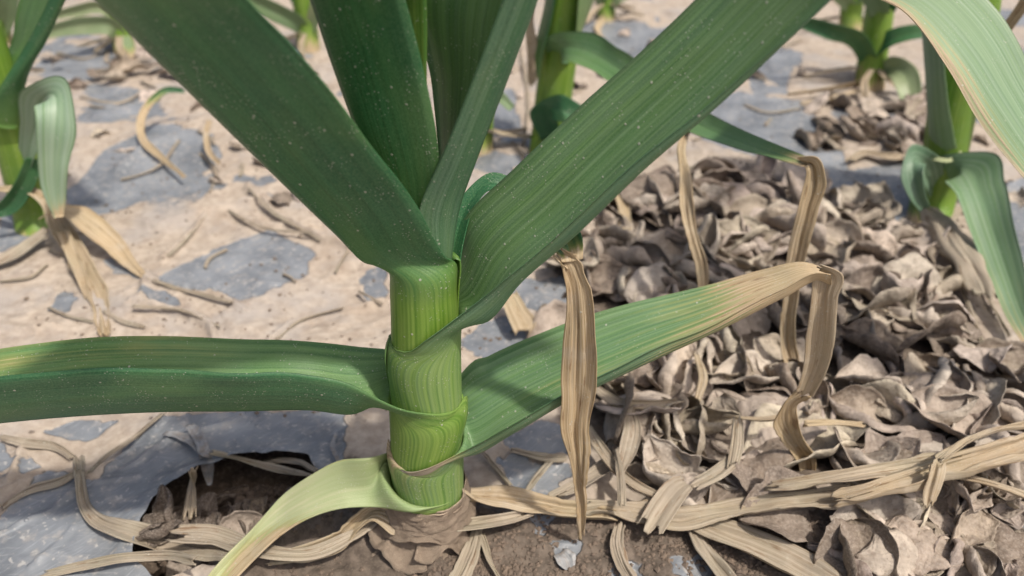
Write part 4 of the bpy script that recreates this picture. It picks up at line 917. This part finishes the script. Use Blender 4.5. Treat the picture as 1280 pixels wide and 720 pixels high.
# nameless thin strands on the film
spots = [((310,235),(345,268),(400,300)), ((285,262),(330,285),(390,290)), ((330,150),(350,190),(385,215)), ((60,330),(40,345),(0,352)), ((150,225),(185,215),(225,175)), ((210,320),(240,290),(262,262)), ((345,425),(372,402),(430,384)),
         ((165,383),(225,388),(275,408)), ((190,350),(215,358),(290,378)), ((650,60),(660,130),(655,180)), ((720,240),(735,250),(760,246)), ((640,175),(655,200),(650,230)), ((880,95),(920,90),(960,100)), ((100,120),(150,128),(185,110)),
         ((70,65),(110,72),(140,60)), ((930,130),(960,140),(1000,136)), ((1190,330),(1210,380),(1230,430)), ((1215,330),(1240,380),(1262,420)), ((420,340),(440,300),(450,270)), ((250,190),(270,215),(262,240))]
for k in range(34):
    u, v = (rng.uniform(-10, 470), rng.uniform(60, 415)) if k < 24 else (rng.uniform(640, 1010), rng.uniform(20, 225))
    a = rng.uniform(0, 3.14); L_ = rng.uniform(18, 55)*(.4+v/520); cu = rng.uniform(-.5, .5)
    spots.append(tuple((u+L_*t*math.cos(a+cu*t), v+.45*L_*t*math.sin(a+cu*t)) for t in (-.6, 0, .6)))
for pl in spots:
    straw(pl, [3.5, 4.5, 3], 'thin muddy strand of old leaf stuck to the film', 1, .0012, crk=.0004, group='strands stuck to the film', name='dry_strand')

# the 300 leaves that show largest stay single things; the remaining scraps are one mass
dl = [o for o in COL.objects if o.type == 'MESH' and o.name.startswith('dead_leaf') and 'strip' not in o.name]
dl.sort(key=lambda o: -(o.matrix_world.to_scale()[0]/max(depth(np.array(o.matrix_world.translation)), .05)) - (9 if not o.get('group') else 0))
LVI = {me.name: k for k, me in enumerate(LV)}
VV, FF, at_rib, at_luv, at_lco, at_col, nv = [], [], [], [], [], [], 0
for o in dl[298:]:
    me = o.data; n_ = len(me.vertices)
    co = np.empty(n_*3, np.float32); me.vertices.foreach_get('co', co); co = co.reshape(-1, 3)
    rb = np.empty(n_, np.float32); me.attributes['rib'].data.foreach_get('value', rb)
    lu = np.empty(n_*3, np.float32); me.attributes['luv'].data.foreach_get('vector', lu)
    vi_ = np.empty(len(me.loops), np.int32); me.loops.foreach_get('vertex_index', vi_)
    M = np.array(o.matrix_world); VV.append(co @ M[:3, :3].T + M[:3, 3]); FF.append(vi_.reshape(-1, 4)+nv); nv += n_
    at_rib.append(rb); at_luv.append(lu.reshape(-1, 3)); at_lco.append(co+rng.uniform(0, 9, 3)); at_col.append(np.tile(np.array(o.color[:3]), (n_, 1)))
    bpy.data.objects.remove(o)
if VV:
    lm = mesh_from('leaf_litter', np.concatenate(VV), np.concatenate(FF), [M_LIT], {'rib': np.concatenate(at_rib), 'luv': np.concatenate(at_luv), 'lco': np.concatenate(at_lco), 'lcol': np.concatenate(at_col), 'joined': np.ones(nv)})
    tag(link('leaf_litter', lm), 'small dead leaf scraps filling the litter between larger leaves', 'leaf litter', kind='stuff')
# torn whitish film bits
def bit(pts, widths, label, h):
    P = []
    for (u, v), hh in zip(pts, h):
        p = pz(u, v, .003); P.append(pz(u, v, float(gz(p[0], p[1])[0])+hh))
    secs = ribbon_sections(P, widths, 0, .2, 'up', .5)
    S, E, L = hermite(np.array(secs), 26, np.zeros((len(secs), 1)))
    S[:, :, 2] += .0006*vnoise(S[:, :, 0]*500, S[:, :, 1]*500, 2.0, 3)
    o = link('film_scrap', sheet_mesh('film_scrap', S, [M_TORN, M_TORN], .0002, seed=P[0][0]*50, L=L))
    tag(o, label, 'film scrap')
bit([(205,540),(232,546),(258,566),(280,574)], [9,14,14,7], 'whitish torn scrap of film lying on the sheet behind the hole', [.002,.003,.003,.002])
bit([(236,530),(246,542),(254,560),(260,588),(262,606)], [12,14,14,14,5], 'ragged white film strip dangling into the torn hole', [.003,.004,.005,.006,.006])
bit([(700,690),(709,699),(713,710)], [20,26,14], 'small square grey film scrap lying on bare soil', [.001,.002,.001])
bit([(420,540),(416,560),(424,578)], [4,6,4], 'tiny curled film shred behind the pale drooping leaf', [.002,.003,.002])

# crumbs of earth and chaff: nobody could count them
def crumbs(name, n, area, size, mat, label, cat, test=None):
    V, F = [], []
    base = np.array([[1,0,0],[-1,0,0],[0,1,0],[0,-1,0],[0,0,1],[0,0,-1]], float)
    fc = np.array([[0,2,4],[2,1,4],[1,3,4],[3,0,4],[2,0,5],[1,2,5],[3,1,5],[0,3,5]])
    k = 0
    while k < n:
        u, v = rng.uniform(*area[0]), rng.uniform(*area[1]); p = pz(u, v)
        if vnoise(np.array([p[0]*60]), np.array([p[1]*60]), 0, 77)[0] < rng.uniform(-.8, .8): continue
        if test is not None and not test(np.array([p[0]]), np.array([p[1]])): continue
        s = rng.uniform(*size)*rng.uniform(.5, 1); q = base*(1+rng.uniform(-.4, .4, (6, 3)))*s*np.array([1.2, 1, .7])
        a = rng.uniform(0, 6.28); q[:, :2] = q[:, :2] @ np.array([[math.cos(a), -math.sin(a)], [math.sin(a), math.cos(a)]])
        V.append(q + np.array([p[0], p[1], float(gz(p[0], p[1])[0])+s*.35])); F.append(fc+6*k); k += 1
    o = link(name, mesh_from(name, np.concatenate(V), np.concatenate(F), [mat], smooth_=False))
    return tag(o, label, cat, kind='stuff')
crumbs('soil_crumbs', 2200, ((330, 1080), (585, 730)), (.0003, .0011), M_CRUMB, 'crumbs of earth strewn over the bare soil', 'soil crumbs', lambda x, y: polydist(x, y, gp_soil)[0] < -.002 and polydist(x, y, gp_hole)[0] > .003)
crumbs('hole_crumbs', 700, ((180, 410), (570, 710)), (.0005, .0022), M_SOIL, 'dark clods inside the torn hole', 'soil crumbs', lambda x, y: polydist(x, y, gp_hole)[0] < -.003)
crumbs('mud_crumbs', 1600, ((0, 1280), (20, 520)), (.0003, .0012), M_CRUMB, 'scattered dark crumbs on the muddy film', 'soil crumbs')
